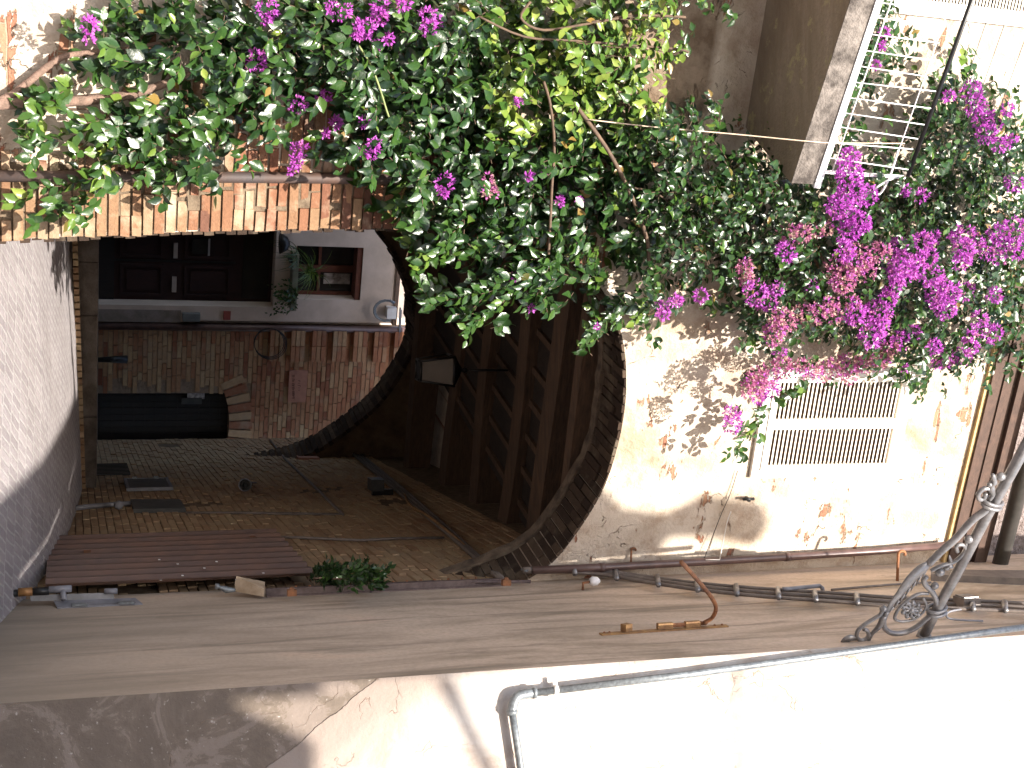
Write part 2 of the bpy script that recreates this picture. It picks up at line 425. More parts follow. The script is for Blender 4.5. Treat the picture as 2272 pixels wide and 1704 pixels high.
M['rustpaint'] = simple('yellowed_steel', (0.34,0.20,0.08), (0.20,0.10,0.045), 0.7, 0.2, 14, 0.4, 0.003)
M['brownpipe'] = simple('brown_downpipe', (0.14,0.085,0.075), (0.08,0.05,0.045), 0.38, 0.1, 8, 0.2, 0.002)
M['leftpipe'] = simple('rusting_drainpipe', (0.055,0.046,0.046), (0.085,0.048,0.034), 0.6, 0.0, 5, 0.3, 0.003)
M['cable'] = simple('grey_brown_conduit', (0.17,0.14,0.12), (0.11,0.09,0.08), 0.6, 0, 12, 0.3, 0.003)
M['palepvc'] = simple('pale_grey_conduit', (0.21,0.21,0.23), (0.14,0.14,0.155), 0.5, 0, 12, 0.1, 0.002)
M['offwhite'] = simple('off_white_paint', (0.72,0.70,0.66), (0.58,0.55,0.50), 0.5, 0, 12, 0.1, 0.002)
M['whitemetal'] = simple('white_enamel', (0.80,0.80,0.80), (0.72,0.70,0.68), 0.4, 0, 12, 0.1, 0.002)
M['shutter'] = simple('cream_shutter', (0.78,0.73,0.64), (0.70,0.63,0.53), 0.6, 0, 6, 0.2, 0.003)
M['concrete'] = None
def concrete_mat():
    mt, t, b = mat('balcony_concrete')
    v = coord(t)
    a = noise(t, coord(t, 'Object', (0.35, 1.6, 1.6)), 2.5, 8, 0.65, 0.4)
    f = noise(t, v, 30, 6, 0.7)
    c = ramp(t, a, [(0.3, (0.12,0.085,0.055)), (0.5, (0.20,0.155,0.11)), (0.7, (0.28,0.23,0.18))]).outputs[0]
    li = ramp(t, noise(t, v, 6, 6, 0.7), [(0.58, 0.0), (0.64, 0.7)]).outputs[0]
    c = mix(t, li, c, (0.34, 0.31, 0.16))
    c = mix(t, ramp(t, f, [(0.35, 0.5), (0.6, 0.0)]).outputs[0], c, (0.16, 0.13, 0.10))
    t.links.new(c, b.inputs['Base Color']); b.inputs['Roughness'].default_value = 0.95
    bump(t, b, f, 0.8, 0.02); return mt
M['concrete'] = concrete_mat()
M['corrug'] = simple('brown_painted_sheet', (0.17,0.10,0.075), (0.12,0.085,0.075), 0.55, 0.2, 3, 0.25, 0.004)
M['sheetgrey'] = simple('grey_steel_door', (0.085,0.085,0.08), (0.05,0.052,0.05), 0.5, 0.3, 8, 0.1, 0.002)
M['terracotta'] = simple('terracotta_plaque', (0.40,0.20,0.14), (0.33,0.16,0.11), 0.9, 0, 10, 0.3, 0.003)
M['ink'] = simple('engraved_letters', (0.10,0.05,0.04), (0.08,0.04,0.03), 0.9, 0, 10, 0, 0)
M['bark'] = simple('pale_bark', (0.26,0.17,0.13), (0.15,0.10,0.075), 0.9, 0, 25, 0.8, 0.01)
M['stem'] = simple('brown_stem', (0.12,0.075,0.045), (0.07,0.045,0.03), 0.8, 0, 25, 0.3, 0.003)
M['greenstem'] = simple('green_stem', (0.20,0.24,0.08), (0.14,0.17,0.06), 0.6, 0, 25, 0.2, 0.003)
M['cord'] = simple('pale_cord', (0.60,0.46,0.34), (0.5,0.38,0.28), 0.8, 0, 25, 0.1, 0.003)
M['paper'] = simple('printed_paper', (0.55,0.52,0.50), (0.16,0.14,0.15), 0.5, 0, 25, 0, 0)
M['milk'] = simple('milky_lantern_glass', (0.12,0.10,0.075), (0.09,0.075,0.055), 0.25, 0, 3, 0, 0)
M['roughcast'] = simple('roughcast_wall', (0.48,0.40,0.38), (0.22,0.17,0.15), 0.95, 0, 22, 1.0, 0.05, 0.3)
M['eave'] = wood_mat('eave_timber', (0.10,0.058,0.042), (0.05,0.031,0.024), (1.2, 6, 3))
M['ochre'] = simple('yellowed_lime', (0.55,0.42,0.20), (0.42,0.28,0.14), 0.9, 0, 10, 0.6, 0.02)
M['gutter'] = simple('gutter_metal', (0.10,0.095,0.09), (0.06,0.06,0.055), 0.4, 0.4, 10, 0.1, 0.002)

def leaf_mat():
    mt = bpy.data.materials.new('bougainvillea_leaf'); mt.use_nodes = True
    t = mt.node_tree; b = t.nodes['Principled BSDF']
    at = N(t, 'ShaderNodeVertexColor', layer_name='Col')
    sp = N(t, 'ShaderNodeSeparateColor'); t.links.new(at.outputs[0], sp.inputs[0])
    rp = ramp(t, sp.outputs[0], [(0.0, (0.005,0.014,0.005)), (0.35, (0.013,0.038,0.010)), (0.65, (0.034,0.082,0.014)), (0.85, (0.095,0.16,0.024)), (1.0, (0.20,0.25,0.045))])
    dead = ramp(t, sp.outputs[1], [(0.009, 1.0), (0.011, 0.0)]).outputs[0]
    base = mix(t, dead, rp.outputs[0], (0.20, 0.13, 0.035))
    # paler veins and blotches
    base = mix(t, ramp(t, noise(t, coord(t), 35, 4, 0.6), [(0.55, 0.0), (0.75, 0.35)]).outputs[0], base, (0.09, 0.14, 0.03))
    t.links.new(base, b.inputs['Base Color'])
    b.inputs['Roughness'].default_value = 0.30; b.inputs['Specular IOR Level'].default_value = 0.5
    n = noise(t, coord(t), 60, 3, 0.5); bump(t, b, n, 0.4, 0.004)
    tr = N(t, 'ShaderNodeBsdfTranslucent')
    t.links.new(mix(t, 0.5, rp.outputs[0], (0.10, 0.20, 0.02)), tr.inputs[0])
    ms = N(t, 'ShaderNodeMixShader'); ms.inputs[0].default_value = 0.15
    t.links.new(b.outputs[0], ms.inputs[1]); t.links.new(tr.outputs[0], ms.inputs[2])
    t.links.new(ms.outputs[0], t.nodes['Material Output'].inputs[0])
    return mt
M['leaf'] = leaf_mat()
def petal_mat():
    mt = bpy.data.materials.new('bougainvillea_bract'); mt.use_nodes = True
    t = mt.node_tree; b = t.nodes['Principled BSDF']
    at = N(t, 'ShaderNodeVertexColor', layer_name='Col')
    sp = N(t, 'ShaderNodeSeparateColor'); t.links.new(at.outputs[0], sp.inputs[0])
    rp = ramp(t, sp.outputs[0], [(0.0, (0.42,0.06,0.42)), (0.35, (0.56,0.13,0.57)), (0.6, (0.46,0.12,0.31)), (0.85, (0.48,0.20,0.27)), (1.0, (0.52,0.38,0.28))])
    t.links.new(rp.outputs[0], b.inputs['Base Color']); b.inputs['Roughness'].default_value = 0.6
    tr = N(t, 'ShaderNodeBsdfTranslucent'); t.links.new(rp.outputs[0], tr.inputs[0])
    ms = N(t, 'ShaderNodeMixShader'); ms.inputs[0].default_value = 0.35
    t.links.new(b.outputs[0], ms.inputs[1]); t.links.new(tr.outputs[0], ms.inputs[2])
    t.links.new(ms.outputs[0], t.nodes['Material Output'].inputs[0])
    return mt
M['petal'] = petal_mat()

# ---------------------------------------------------------------- ground
GP = [(-60,-6.0),(-20,-3.3),(0,-1.6),(7,-0.66),(8.5,-0.50),(10.4,-0.19),(12.5,-0.02),(15.4,0.13),(16.5,0.16)]
def gz(x, y):
    for (a, za), (b_, zb) in zip(GP, GP[1:]):
        if a <= y <= b_: z = za+(zb-za)*(y-a)/(b_-a); break
    else: z = GP[-1][1] if y > 0 else GP[0][1]
    return z + 0.035*max(-3, min(3, x))
KX, KY = 1.09, 15.1                                      # the stone step runs through here along DF
def kerb_y(x): return KY + (x-KX)*DF.y/DF.x
g = MB()
xs = [-40,-20,-8]+[-5+0.5*i for i in range(21)]+[8,20,40]
ys = [-60,-40,-20,-10,-5,0,3,5,7]+[7.5+0.5*i for i in range(14)]
nx = len(xs)
for y in ys:
    for x in xs: g.v.append((x, y+(x*DF.y/DF.x if abs(x) < 9 else 0)*0, gz(x, y)))
fs = []
for j in range(len(ys)-1):
    for i in range(nx-1): fs.append((j*nx+i, j*nx+i+1, (j+1)*nx+i+1, (j+1)*nx+i))
last = (len(ys)-1)*nx
for x in xs: g.v.append((x, max(14.05, kerb_y(x)+0.02), gz(x, 15.0)))
for i in range(nx-1): fs.append((last+i, last+i+1, last+nx+i+1, last+nx+i))
g.f = fs; g.c = [(0.5,)*3]*len(fs); g.mi = [0]*len(fs); g.sm = [False]*len(fs); g.uv = [None]*len(fs)
struct(g.build('alley_paving', M['paving']))
g = MB()
def kpt(x, off, z): return V((x, kerb_y(x), 0)) - NF*off + V((0, 0, z))
g.prism([kpt(-12, 0.45, -1), kpt(12, 0.45, -1), kpt(12, 60, -1), kpt(-12, 60, -1)], UPZ, 1.30)
u_ = g.build('upper_street', M['street'])
# tilt its top slightly uphill
for vv in u_.data.vertices:
    if vv.co.z > 0: vv.co.z = 0.285 + 0.0205*max(0, (vv.co.y - kerb_y(vv.co.x)))
struct(u_)
g = MB(); x = -12.0
while x < 1.6:
    L = random.uniform(0.5, 1.1)
    if x+L > 1.6: L = 1.7-x
    z1 = 0.285+random.uniform(-0.006, 0.006); j = random.uniform(-0.012, 0.012)
    a = kpt(x+0.006, j, -0.3); b_ = kpt(x+L-0.006, j+random.uniform(-0.01, 0.01), -0.3)
    g.prism([a, b_, kpt(x+L-0.006, 0.47, -0.3), kpt(x+0.006, 0.47, -0.3)], UPZ, z1+0.3)
    x += L
st = g.build('stone_step', M['stone']); struct(st)
g = MB()                                                  # brick edging and shallow gutter in front of the step
x = -3.0
while x < 1.3:
    g.cbox(kpt(x, -0.09, gz(x, 14.7)+0.02), DF*0.055, NF*0.12, UPZ*0.05, (random.random(),)*3); x += 0.068
struct(g.build('step_edging', M['brick_dark']))

# ---------------------------------------------------------------- the house over the archway
arch_house = thing('arch_house', PF+V((0,0,-0.5)), 'plastered brick house spanning the alley with a wide dark archway under it', 'house')
def fuv(p): return ((V(p)-PF).dot(DF), V(p).z)
def F(u, z, off=0.0): return PF + DF*u + V((0, 0, z)) + NF*off - V((0, 0, PF.z))
ARCH = [D(*q) for q in [(-60,520),(250,507),(500,497),(850,491),(1010,497),(1120,515),(1200,543),(1260,577),(1300,625),(1330,680),(1348,750),(1353,820),(1349,885),(1335,960),(1308,1045),(1270,1115),(1212,1195),(1170,1232),(1120,1262),(1050,1292),(960,1318),(840,1335),(600,1350)]]
apts = smooth_path([PL_F.hit(q) for q in ARCH], 3)
apts = [p+V((0,0,0)) for p in apts]
apts[0].z = -1.2
auv = [fuv(p) for p in apts]
auv.append((auv[-1][0]+0.02, -1.2))
TOPZ = 7.3
uN = fuv(V((X0+SX*9.42, 9.42, 0)))[0]
# top of the plaster: the eave line slopes away to the right with perspective only
ev = PL_F.hit(D(2100, 960)); EZ = ev.z
outer = [(-7.0, -1.5), (-7.0, EZ), (4.5, EZ), (4.5, -1.5)]
poly = [F(*outer[3]), F(*outer[2]), F(*outer[1]), F(*outer[0])]
poly = [F(4.5, -1.5), F(4.5, EZ), F(-7, EZ), F(-7, -1.5)] + [F(u, z) for u, z in auv]
g = MB(); TH = 0.53
k = len(poly)
a = poly; b_ = [p - NF*TH for p in poly]
g.add(a+b_, [tuple(range(k)), tuple(range(2*k-1, k-1, -1))] + [(i, k+i, k+(i+1) % k, (i+1) % k) for i in range(k)])
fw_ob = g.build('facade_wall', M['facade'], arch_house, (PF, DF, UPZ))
# arch ring seen from below: sooty bricks then a rib of plaster
arc = [p for p in auv if True]
# resample arch curve by length
P2 = [V((u, z)) for u, z in auv]
tot = [0]
for i in range(1, len(P2)): tot.append(tot[-1]+(P2[i]-P2[i-1]).length)
def arc_at(s):
    for i in range(1, len(P2)):
        if s <= tot[i]:
            t_ = (s-tot[i-1])/max(1e-6, tot[i]-tot[i-1]); p = P2[i-1].lerp(P2[i], t_); d = (P2[i]-P2[i-1]).normalized(); return p, d
    return P2[-1], (P2[-1]-P2[-2]).normalized()
g = MB(); s_ = 0.3
while s_ < tot[-1]-0.3:
    p, d = arc_at(s_); nrm = V((-d.y, d.x))     # into the opening?
    if nrm.dot(V((0.7, 0.8))-p) < 0: nrm = -nrm
    y0 = 0.0
    jj = random.uniform(0.012, 0.028)
    split = random.choice([0.13, 0.20, 0.25])
    for (o1, o2) in ((-0.003, split-0.008), (split, 0.40)):
        jj = random.uniform(0.010, 0.030)
        w_ = 0.056
        q = [F(p.x - d.x*w_/2, p.y - d.y*w_/2, -o1), F(p.x + d.x*w_/2, p.y + d.y*w_/2, -o1)]
        q2 = [F(p.x + d.x*w_/2 + nrm.x*jj, p.y + d.y*w_/2 + nrm.y*jj, -o1), F(p.x - d.x*w_/2 + nrm.x*jj, p.y - d.y*w_/2 + nrm.y*jj, -o1)]
        g.prism(q+q2, NF, -(o2-o1), (random.random(),)*3)
    s_ += 0.066
g.build('arch_ring', M['brick_sooty'], arch_house)
g = MB(); prev = None; s_ = tot[-1]*0.32
while s_ < tot[-1]-0.9:
    p, d = arc_at(s_); nrm = V((-d.y, d.x))
    if nrm.dot(V((0.7, 0.8))-p) < 0: nrm = -nrm
    hh = 0.028+0.010*math.sin(s_*7)+random.uniform(-0.008, 0.008)
    cur = [F(p.x, p.y, -0.41), F(p.x+nrm.x*hh, p.y+nrm.y*hh, -0.41-0.01*random.random()), F(p.x+nrm.x*hh, p.y+nrm.y*hh, -0.51), F(p.x, p.y, -0.51)]
    if prev: g.hexa(prev, cur)
    prev = cur; s_ += 0.09
g.build('arch_rib', simple('worn_plaster_rib', (0.17,0.125,0.085), (0.05,0.035,0.025), 0.95, 0, 9, 0.8, 0.02), arch_house)

# brickwork, brick by brick
def bricks(mb, o, ud, vd, nd, W, H, keep, ch=0.065, bl=0.26, gap=0.009, depth=0.03, jit=0.004, colf=None, skew=0.0, rough=0.003, base_off=0.013):
    row = 0; v = 0.0
    while v < H:
        u = -random.uniform(0, bl) - bl
        while u < W:
            L = bl*random.choice([1.0, 1.0, 1.0, 0.5, 0.97])
            Lf = L
            if u < 0 < u+L: L = u+L; u = 0.0; Lf = L
            if u < W < u+L: L = W-u
            uc = u+L/2
            if L > 0.03 and u >= 0 and keep(uc, v+ch/2):
                dz = random.uniform(-jit, jit)+base_off
                R = lambda: random.uniform(-rough, rough)
                u0, u1 = u+gap/2, u+L-gap/2; v0, v1 = v+gap/2, v+ch-gap/2
                base = [(u0, v0), (u1, v0), (u1, v1), (u0, v1)]
                lo = [o+ud*a_+vd*b2 - nd*depth for a_, b2 in base]
                hi = [o+ud*(a_+R())+vd*(b2+R()*0.7) + nd*(dz+R()*0.5) for a_, b2 in base]
                c = colf(uc, v) if colf else (random.random(),)*3
                mb.hexa(lo, hi, c)
            u += Lf
        v += ch; row += 1

# left pier bricks (front of facade, left of the opening)
def jamb_u(z):
    best = None
    for i in range(1, len(auv)):
        a_, b2 = auv[i-1], auv[i]
        if min(a_[1], b2[1]) <= z <= max(a_[1], b2[1]) and a_[0] < 0.6:
            t_ = (z-a_[1])/max(1e-6, b2[1]-a_[1]); return a_[0]+(b2[0]-a_[0])*t_
    return 0.3
pipe_u = fuv(PL_F.hit(D(400, 385)))[0]
bl_lo = fuv(PL_F.hit(D(500, 250)))[0]
from mathutils import noise as mn
def pier_keep(u, v):
    uu = u-1.2; z = v-0.9
    if z > 3.3: return False
    j = jamb_u(z)
    if uu > j-0.10: return False
    nz = mn.noise(V((uu*3, z*2.2, 3.1)))
    if uu > pipe_u-0.12: return nz > -0.75
    if z < 0.2: return nz > 0.35
    if z > 0.55 and z < 2.4: return uu > -1.1+0.5*nz
    return nz > 0.45
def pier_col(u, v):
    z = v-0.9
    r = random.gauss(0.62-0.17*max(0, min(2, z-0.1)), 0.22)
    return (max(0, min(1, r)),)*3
g = MB()
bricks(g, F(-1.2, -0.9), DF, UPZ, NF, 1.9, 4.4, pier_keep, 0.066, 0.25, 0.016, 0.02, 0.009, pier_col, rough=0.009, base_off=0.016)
mo = MB(); zz_ = -0.9
while zz_ < 3.1:
    j0, j1 = jamb_u(zz_), jamb_u(zz_+0.2)
    mo.prism([F(pipe_u-0.05, zz_, 0.001), F(j0-0.02, zz_, 0.001), F(j1-0.02, zz_+0.2, 0.001), F(pipe_u-0.05, zz_+0.2, 0.001)], NF, 0.002)
    zz_ += 0.2
mo.build('pier_mortar', M['mortar'], arch_house)
# quoin bricks that turn the corner of the jamb
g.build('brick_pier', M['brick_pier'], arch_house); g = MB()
z = -0.9
while z < 3.2:
    j = jamb_u(z+0.03); L = random.choice([0.115, 0.13, 0.24, 0.25, 0.19]); pr = random.uniform(-0.006, 0.008)
    R = lambda: random.uniform(-0.005, 0.005)
    if z < 3.2:
        L2 = 0.13
        lo = [F(j-L, z+0.006, -0.25), F(j+0.004+pr, z+0.006, -0.25), F(j+0.004+pr, z+0.060, -0.25), F(j-L, z+0.060, -0.25)]
        hi = [F(j-L, z+0.006+R()*.5, 0.019+pr), F(j+pr+R(), z+0.006+R()*.5, 0.018+pr), F(j+pr+R(), z+0.060+R()*.5, 0.018+pr), F(j-L, z+0.060+R()*.5, 0.019+pr)]
        g.hexa(lo, hi, pier_col(0, z+0.9))
    z += 0.066
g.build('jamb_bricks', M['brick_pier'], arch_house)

# ceiling of the passage: boards and beams
CZ = 4.20
def beam_line(yR):   # a beam meets the right-hand wall at depth yR
    return V((X0+SX*yR+0.12, yR, 0)) + DF*0.12
g = MB()
pa = F(-0.6, CZ, -TH); pb = F(3.6, CZ, -TH)
q = [V((-3.2, PL_A.p.y-2.0, CZ)), V((2.2, PL_A.p.y+0.2, CZ))]
g.prism([F(-1.4, 3.86, -0.62), F(3.2, 3.86, -0.62), F(3.2, CZ, -8.6), F(-1.9, CZ, -8.6)], UPZ, 0.12)
g.build('ceiling_boards', M['boards'], arch_house)
for yR, wd, zb in ((16.5, 0.20, 3.93), (14.9, 0.24, 3.98), (13.5, 0.24, 3.90), (12.2, 0.24, 3.83), (11.0, 0.26, 3.71), (10.15, 0.11, 3.60)):
    g = MB(); o = beam_line(yR); zt = zb+0.30
    n_ = 9; Lb = 4.6
    prev = None
    for i in range(n_+1):
        c = o - DF*(Lb*i/n_); dy = 0.02*math.sin(i*1.3+yR); dz = 0.018*math.sin(i*0.9+yR*2)
        cur = [c+NF*(-wd/2+dy)+UPZ*(zb+dz-0), c+NF*(wd/2+dy)+UPZ*(zb+dz+0.01), c+NF*(wd/2+dy)+UPZ*zt, c+NF*(-wd/2+dy)+UPZ*zt]
        if prev: g.hexa(prev, cur)
        prev = cur
    g.build('ceiling_beam', M['beam'], arch_house)
# cross battens between the beams
g = MB()
for i in range(15):
    u = -1.5+i*0.32+random.uniform(-0.03, 0.03)
    a0 = F(u, 0, -0.64); a1 = F(u+0.05, 0, -8.4)
    for (p_, q_, z0, z1) in ((a0, a1, 3.86, 4.20),):
        s0 = V((p_.x, p_.y, z0-0.035)); s1 = V((q_.x, q_.y, z1-0.035))
        g.box(s0, DF*0.06, s1-s0, UPZ*0.034)
g.build('batten', M['beam'], arch_house)

# left inner wall of the passage
g = MB()
p0 = F(-0.02, 0, -TH+0.01); p1 = V((-2.55, 16.5, 0))
dirl = (p1-p0).normalized(); nl = V((dirl.y, -dirl.x, 0))
g.prism([p0+V((0,0,-1.2)), p1+V((0,0,-1.2)), p1+V((0,0,4.4)), p0+V((0,0,4.4))], -nl, 0.5)
g.build('left_passage_wall', M['brick_dark'], arch_house)
# right inner wall
yE = 20.35
g = MB()
def R_(y, z, off=0.0): return V((X0+SX*y, y, z)) + NN*off
g.prism([R_(9.45, -1.2, -0.02), R_(yE, -1.2, -0.02), R_(yE, 4.6, -0.02), R_(9.45, 4.6, -0.02)], -NN, 0.5)
g.build('right_passage_wall', M['mortar'], arch_house)
g = MB()
def rk(u, v):
    y = 9.5+u; z = v-0.6
    if z > 3.75: return False
    n_ = mn.noise(V((u*1.1, v*1.3, 0)))
    return n_ < 0.5
bricks(g, R_(9.5, -0.6, -0.02), DN, UPZ, NN, yE-9.55, 4.5, rk, 0.066, 0.26, 0.010, 0.01, 0.007, lambda u, v: (max(0, min(1, random.gauss(0.55+0.3*mn.noise(V((u*0.7, v*0.7, 5))), 0.14))),)*3, rough=0.004)
g.build('wall_bricks', M['brick_dark'], arch_house)
# back arch wall
BC = D(612, 690)
bp = smooth_path([PL_A.hit(D(*q_)) for q_ in ((612,395),(700,410),(780,450),(815,500),(850,545),(880,610),(897,680),(890,750),(868,800),(840,845),(800,890),(750,930),(700,965),(640,990),(560,1012),(440,1030))], 2)
NB = len(bp)-1
AU = lambda p: (V(p)-PL_A.p).dot(DF)
def A(u, z, off=0.0): return V((PL_A.p.x, PL_A.p.y, 0)) + DF*u + V((0, 0, z)) + NF*off
buv = [(AU(p), p.z) for p in bp]
poly = [A(1.5, -1), A(1.5, 6.5), A(-6, 6.5), A(-6, -1), A(buv[0][0], -1)] + [A(u, z) for u, z in buv] + [A(buv[-1][0], -1)]
g = MB(); k = len(poly); a = poly; b_ = [p-NF*0.45 for p in poly]
g.add(a+b_, [tuple(range(k)), tuple(range(2*k-1, k-1, -1))] + [(i, k+i, k+(i+1) % k, (i+1) % k) for i in range(k)])
g.build('back_arch_wall', simple('sooty_plaster', (0.17,0.115,0.07), (0.07,0.045,0.03), 0.95, 0, 3, 0.8, 0.04, 0.1), arch_house)
g = MB()
for i in range(80):
    t_ = (i+0.5)/80*NB; i0 = min(NB-1, int(t_)); fr = t_-i0
    u = buv[i0][0]*(1-fr)+buv[i0+1][0]*fr; z = buv[i0][1]*(1-fr)+buv[i0+1][1]*fr
    d = V((buv[i0+1][0]-buv[i0][0], buv[i0+1][1]-buv[i0][1])).normalized(); nr = V((-d.y, d.x)) if True else None
    cc = V((AU(PL_A.hit(BC)), PL_A.hit(BC).z))
    if nr.dot(cc-V((u, z))) < 0: nr = -nr
    jj = random.uniform(0.01, 0.03)
    g.prism([A(u-d.x*.03-nr.x*.03, z-d.y*.03-nr.y*.03, 0.02), A(u+d.x*.03-nr.x*.03, z+d.y*.03-nr.y*.03, 0.02), A(u+d.x*.03+nr.x*jj, z+d.y*.03+nr.y*jj, 0.02), A(u-d.x*.03+nr.x*jj, z-d.y*.03+nr.y*jj, 0.02)], NF, -0.46, (random.random(),)*3)
g.build('back_arch_ring', M['brick_sooty'], arch_house)
# body of the house above the passage and roof
g = MB()
g.prism([F(-7, CZ+0.14, -TH-0.02), F(4.5, CZ+0.14, -TH-0.02), A(3.5, CZ+0.14, 0.01), A(-6, CZ+0.14, 0.01)], UPZ, EZ-CZ-0.16)
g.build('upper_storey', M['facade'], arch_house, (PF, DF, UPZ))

# eave, wall-top mouldings, gutter (read from the photograph at the wall plane)
e0 = PL_F.hit(D(2150, 742)); e1 = PL_F.hit(D(2036, 1172))
EZ0 = (e0.z+e1.z)/2
g = MB()
g.box(F(-7, EZ-0.03, -0.02), DF*11.5, UPZ*0.03, NF*0.05)
g.build('lime_band', M['ochre'], arch_house)
g = MB()
SO = 0.42
g.box(F(-7, EZ+0.001, -0.5), DF*11.5, UPZ*0.33, NF*(0.5+0.05))
g.box(F(-7, EZ+0.10, 0.051), DF*11.5, UPZ*0.05, NF*0.012)
g.box(F(-7, EZ+0.22, 0.051), DF*11.5, UPZ*0.11, NF*0.035)
eave = g.build('timber_cornice', M['eave'], arch_house)
g = MB()
SO = 0.10
g.tube([F(-7, EZ+0.42, SO+0.06), F(4.4, EZ+0.40, SO+0.06)], 0.062, 12)
g.build('gutter', M['gutter'], arch_house)
# roughcast wall rising beyond the eave
g = MB()
g.prism([F(-7, EZ+0.3, -0.3), F(4.5, EZ+0.3, -0.3), F(4.5, EZ+4, -0.3), F(-7, EZ+4, -0.3)], -NF, 0.4)
tag(g.build('roughcast_wall', M['roughcast']), 'rough pinkish grey wall rising behind the gutter at the roof edge', 'wall')

# ---- louvred shutters
def louvre(name, corners, panels, nsl, label_parent, slat_t=0.012):
    """corners: BL, BR, TL, TR (upright sense) 3D; panels: list of (s0,s1)"""
    BL, BR, TL, TR = corners
    def q(s, t_, off=0.0):
        return (BL*(1-s)+BR*s)*(1-t_)+(TL*(1-s)+TR*s)*t_ + NF*off
    fr = MB()
    bw = 0.05
    W_ = (BR-BL).length; H_ = (TL-BL).length
    sw, sh = bw/W_, bw/H_
    def bar(s0, s1, t0, t1, z0=0.0, z1=0.05):
        fr.hexa([q(s0, t0, z0), q(s1, t0, z0), q(s1, t1, z0), q(s0, t1, z0)], [q(s0, t0, z1), q(s1, t0, z1), q(s1, t1, z1), q(s0, t1, z1)])
    bar(-sw*1.3, 0, -sh*1.2, 1+sh*1.2, -0.01, 0.035); bar(1, 1+sw*1.3, -sh*1.2, 1+sh*1.2, -0.01, 0.035)
    bar(0, 1, -sh*1.2, 0, -0.01, 0.035); bar(0, 1, 1, 1+sh*1.2, -0.01, 0.035)
    fo = fr.build('window_frame', M['offwhite'], label_parent)
    bk = MB(); bk.quad(q(0, 0, 0.006), q(1, 0, 0.006), q(1, 1, 0.006), q(0, 1, 0.006))
    bk.build('dark_backing', simple('shutter_shade', (0.10,0.06,0.035), (0.07,0.04,0.025), 0.9, 0, 5, 0, 0), label_parent)
    for (s0, s1) in panels:
        fr = MB(); e = 0.035/W_; eh = 0.045/H_
        bar(s0, s0+e, 0.004, 0.996, 0.008, 0.045); bar(s1-e, s1, 0.004, 0.996, 0.008, 0.045)
        bar(s0+e, s1-e, 0.004, eh, 0.008, 0.044); bar(s0+e, s1-e, 1-eh, 0.996, 0.008, 0.044)
        pn = fr.build('shutter_panel', M['shutter'], label_parent)
        sl = MB()
        for i in range(nsl):
            t0 = eh+(1-2*eh)*(i+0.1)/nsl; t1 = eh+(1-2*eh)*(i+0.58)/nsl
            sl.hexa([q(s0+e, t0, 0.036), q(s1-e, t0, 0.036), q(s1-e, t0+slat_t/H_, 0.036), q(s0+e, t0+slat_t/H_, 0.036)],
                    [q(s0+e, t1, 0.012), q(s1-e, t1, 0.012), q(s1-e, t1+slat_t/H_, 0.012), q(s0+e, t1+slat_t/H_, 0.012)])
        sl.build('louvres', M['shutter'], pn)
h = lambda T_, x, y, o=0.0: PL_F.hit(T_(x, y), o)
w1 = thing('shuttered_window', h(T6, 650, 1260, 0), 'two-leaf white louvred shutter on the sunlit wall under the pink flowers', 'window')
c_ = [h(T6, 668, 980), h(T6, 575, 1545), h(T6, 1490, 975), h(T6, 1378, 1530)]
louvre('w', c_, [(0.0, 0.495), (0.505, 1.0)], 30, w1)
w2 = thing('shuttered_window', h(T3, 1400, 0, 0), 'louvred shutter behind the balcony, cut by the top of the photo', 'window')
TRp = h(T3, 2330, 118); BRp = h(T3, 1385, 10)
c_ = [BRp-DF*1.0, BRp, TRp-DF*1.0, TRp]
louvre('w', c_, [(0.0, 0.495), (0.505, 1.0)], 44, w2)

# ---------------------------------------------------------------- near house on the right
near = thing('near_house', CW+V((0,0,-0.7)), 'plastered house at right, its side wall shaded and its front whitewashed and sunlit', 'house')
g = MB()
yF = 9.46
def Np(y, z, off=0.0): return V((X0+SX*y, y, z)) + NN*off
zt = 9.0; zb = -1.6
g.add([Np(YC, zb), Np(yF, zb), Np(yF, zt), Np(YC, zt)], [(0, 3, 2, 1)])
g.build('side_wall', M['near'], near)
g = MB()
W0 = V((CW.x, CW.y, zb)); 
g.add([W0, W0+DW*9, W0+DW*9+V((0,0,zt-zb)), W0+V((0,0,zt-zb))], [(0, 1, 2, 3)])
g.build('front_wall', M['white'], near, (CW, DW, UPZ))
g = MB()
pc = [V((CW.x, CW.y, zt)), V((CW.x, CW.y, zt))+DW*9, V((CW.x, CW.y, zt))+DW*9+V((0, 4, 0)), Np(yF, zt)]
g.prism(pc, UPZ, 0.12)
g.prism([p+V((0,0,zb-zt)) for p in [pc[1], pc[2], pc[2]+V((0.1,0,0)), pc[1]+V((0.1,0,0))]], UPZ, zt-zb)
g.prism([p+V((0,0,zb-zt)) for p in [pc[3]+DN*0.001, pc[2], pc[2]+V((0,0.1,0)), pc[3]+V((0,0.1,0))]], UPZ, zt-zb)
g.build('house_body', M['near'], near)

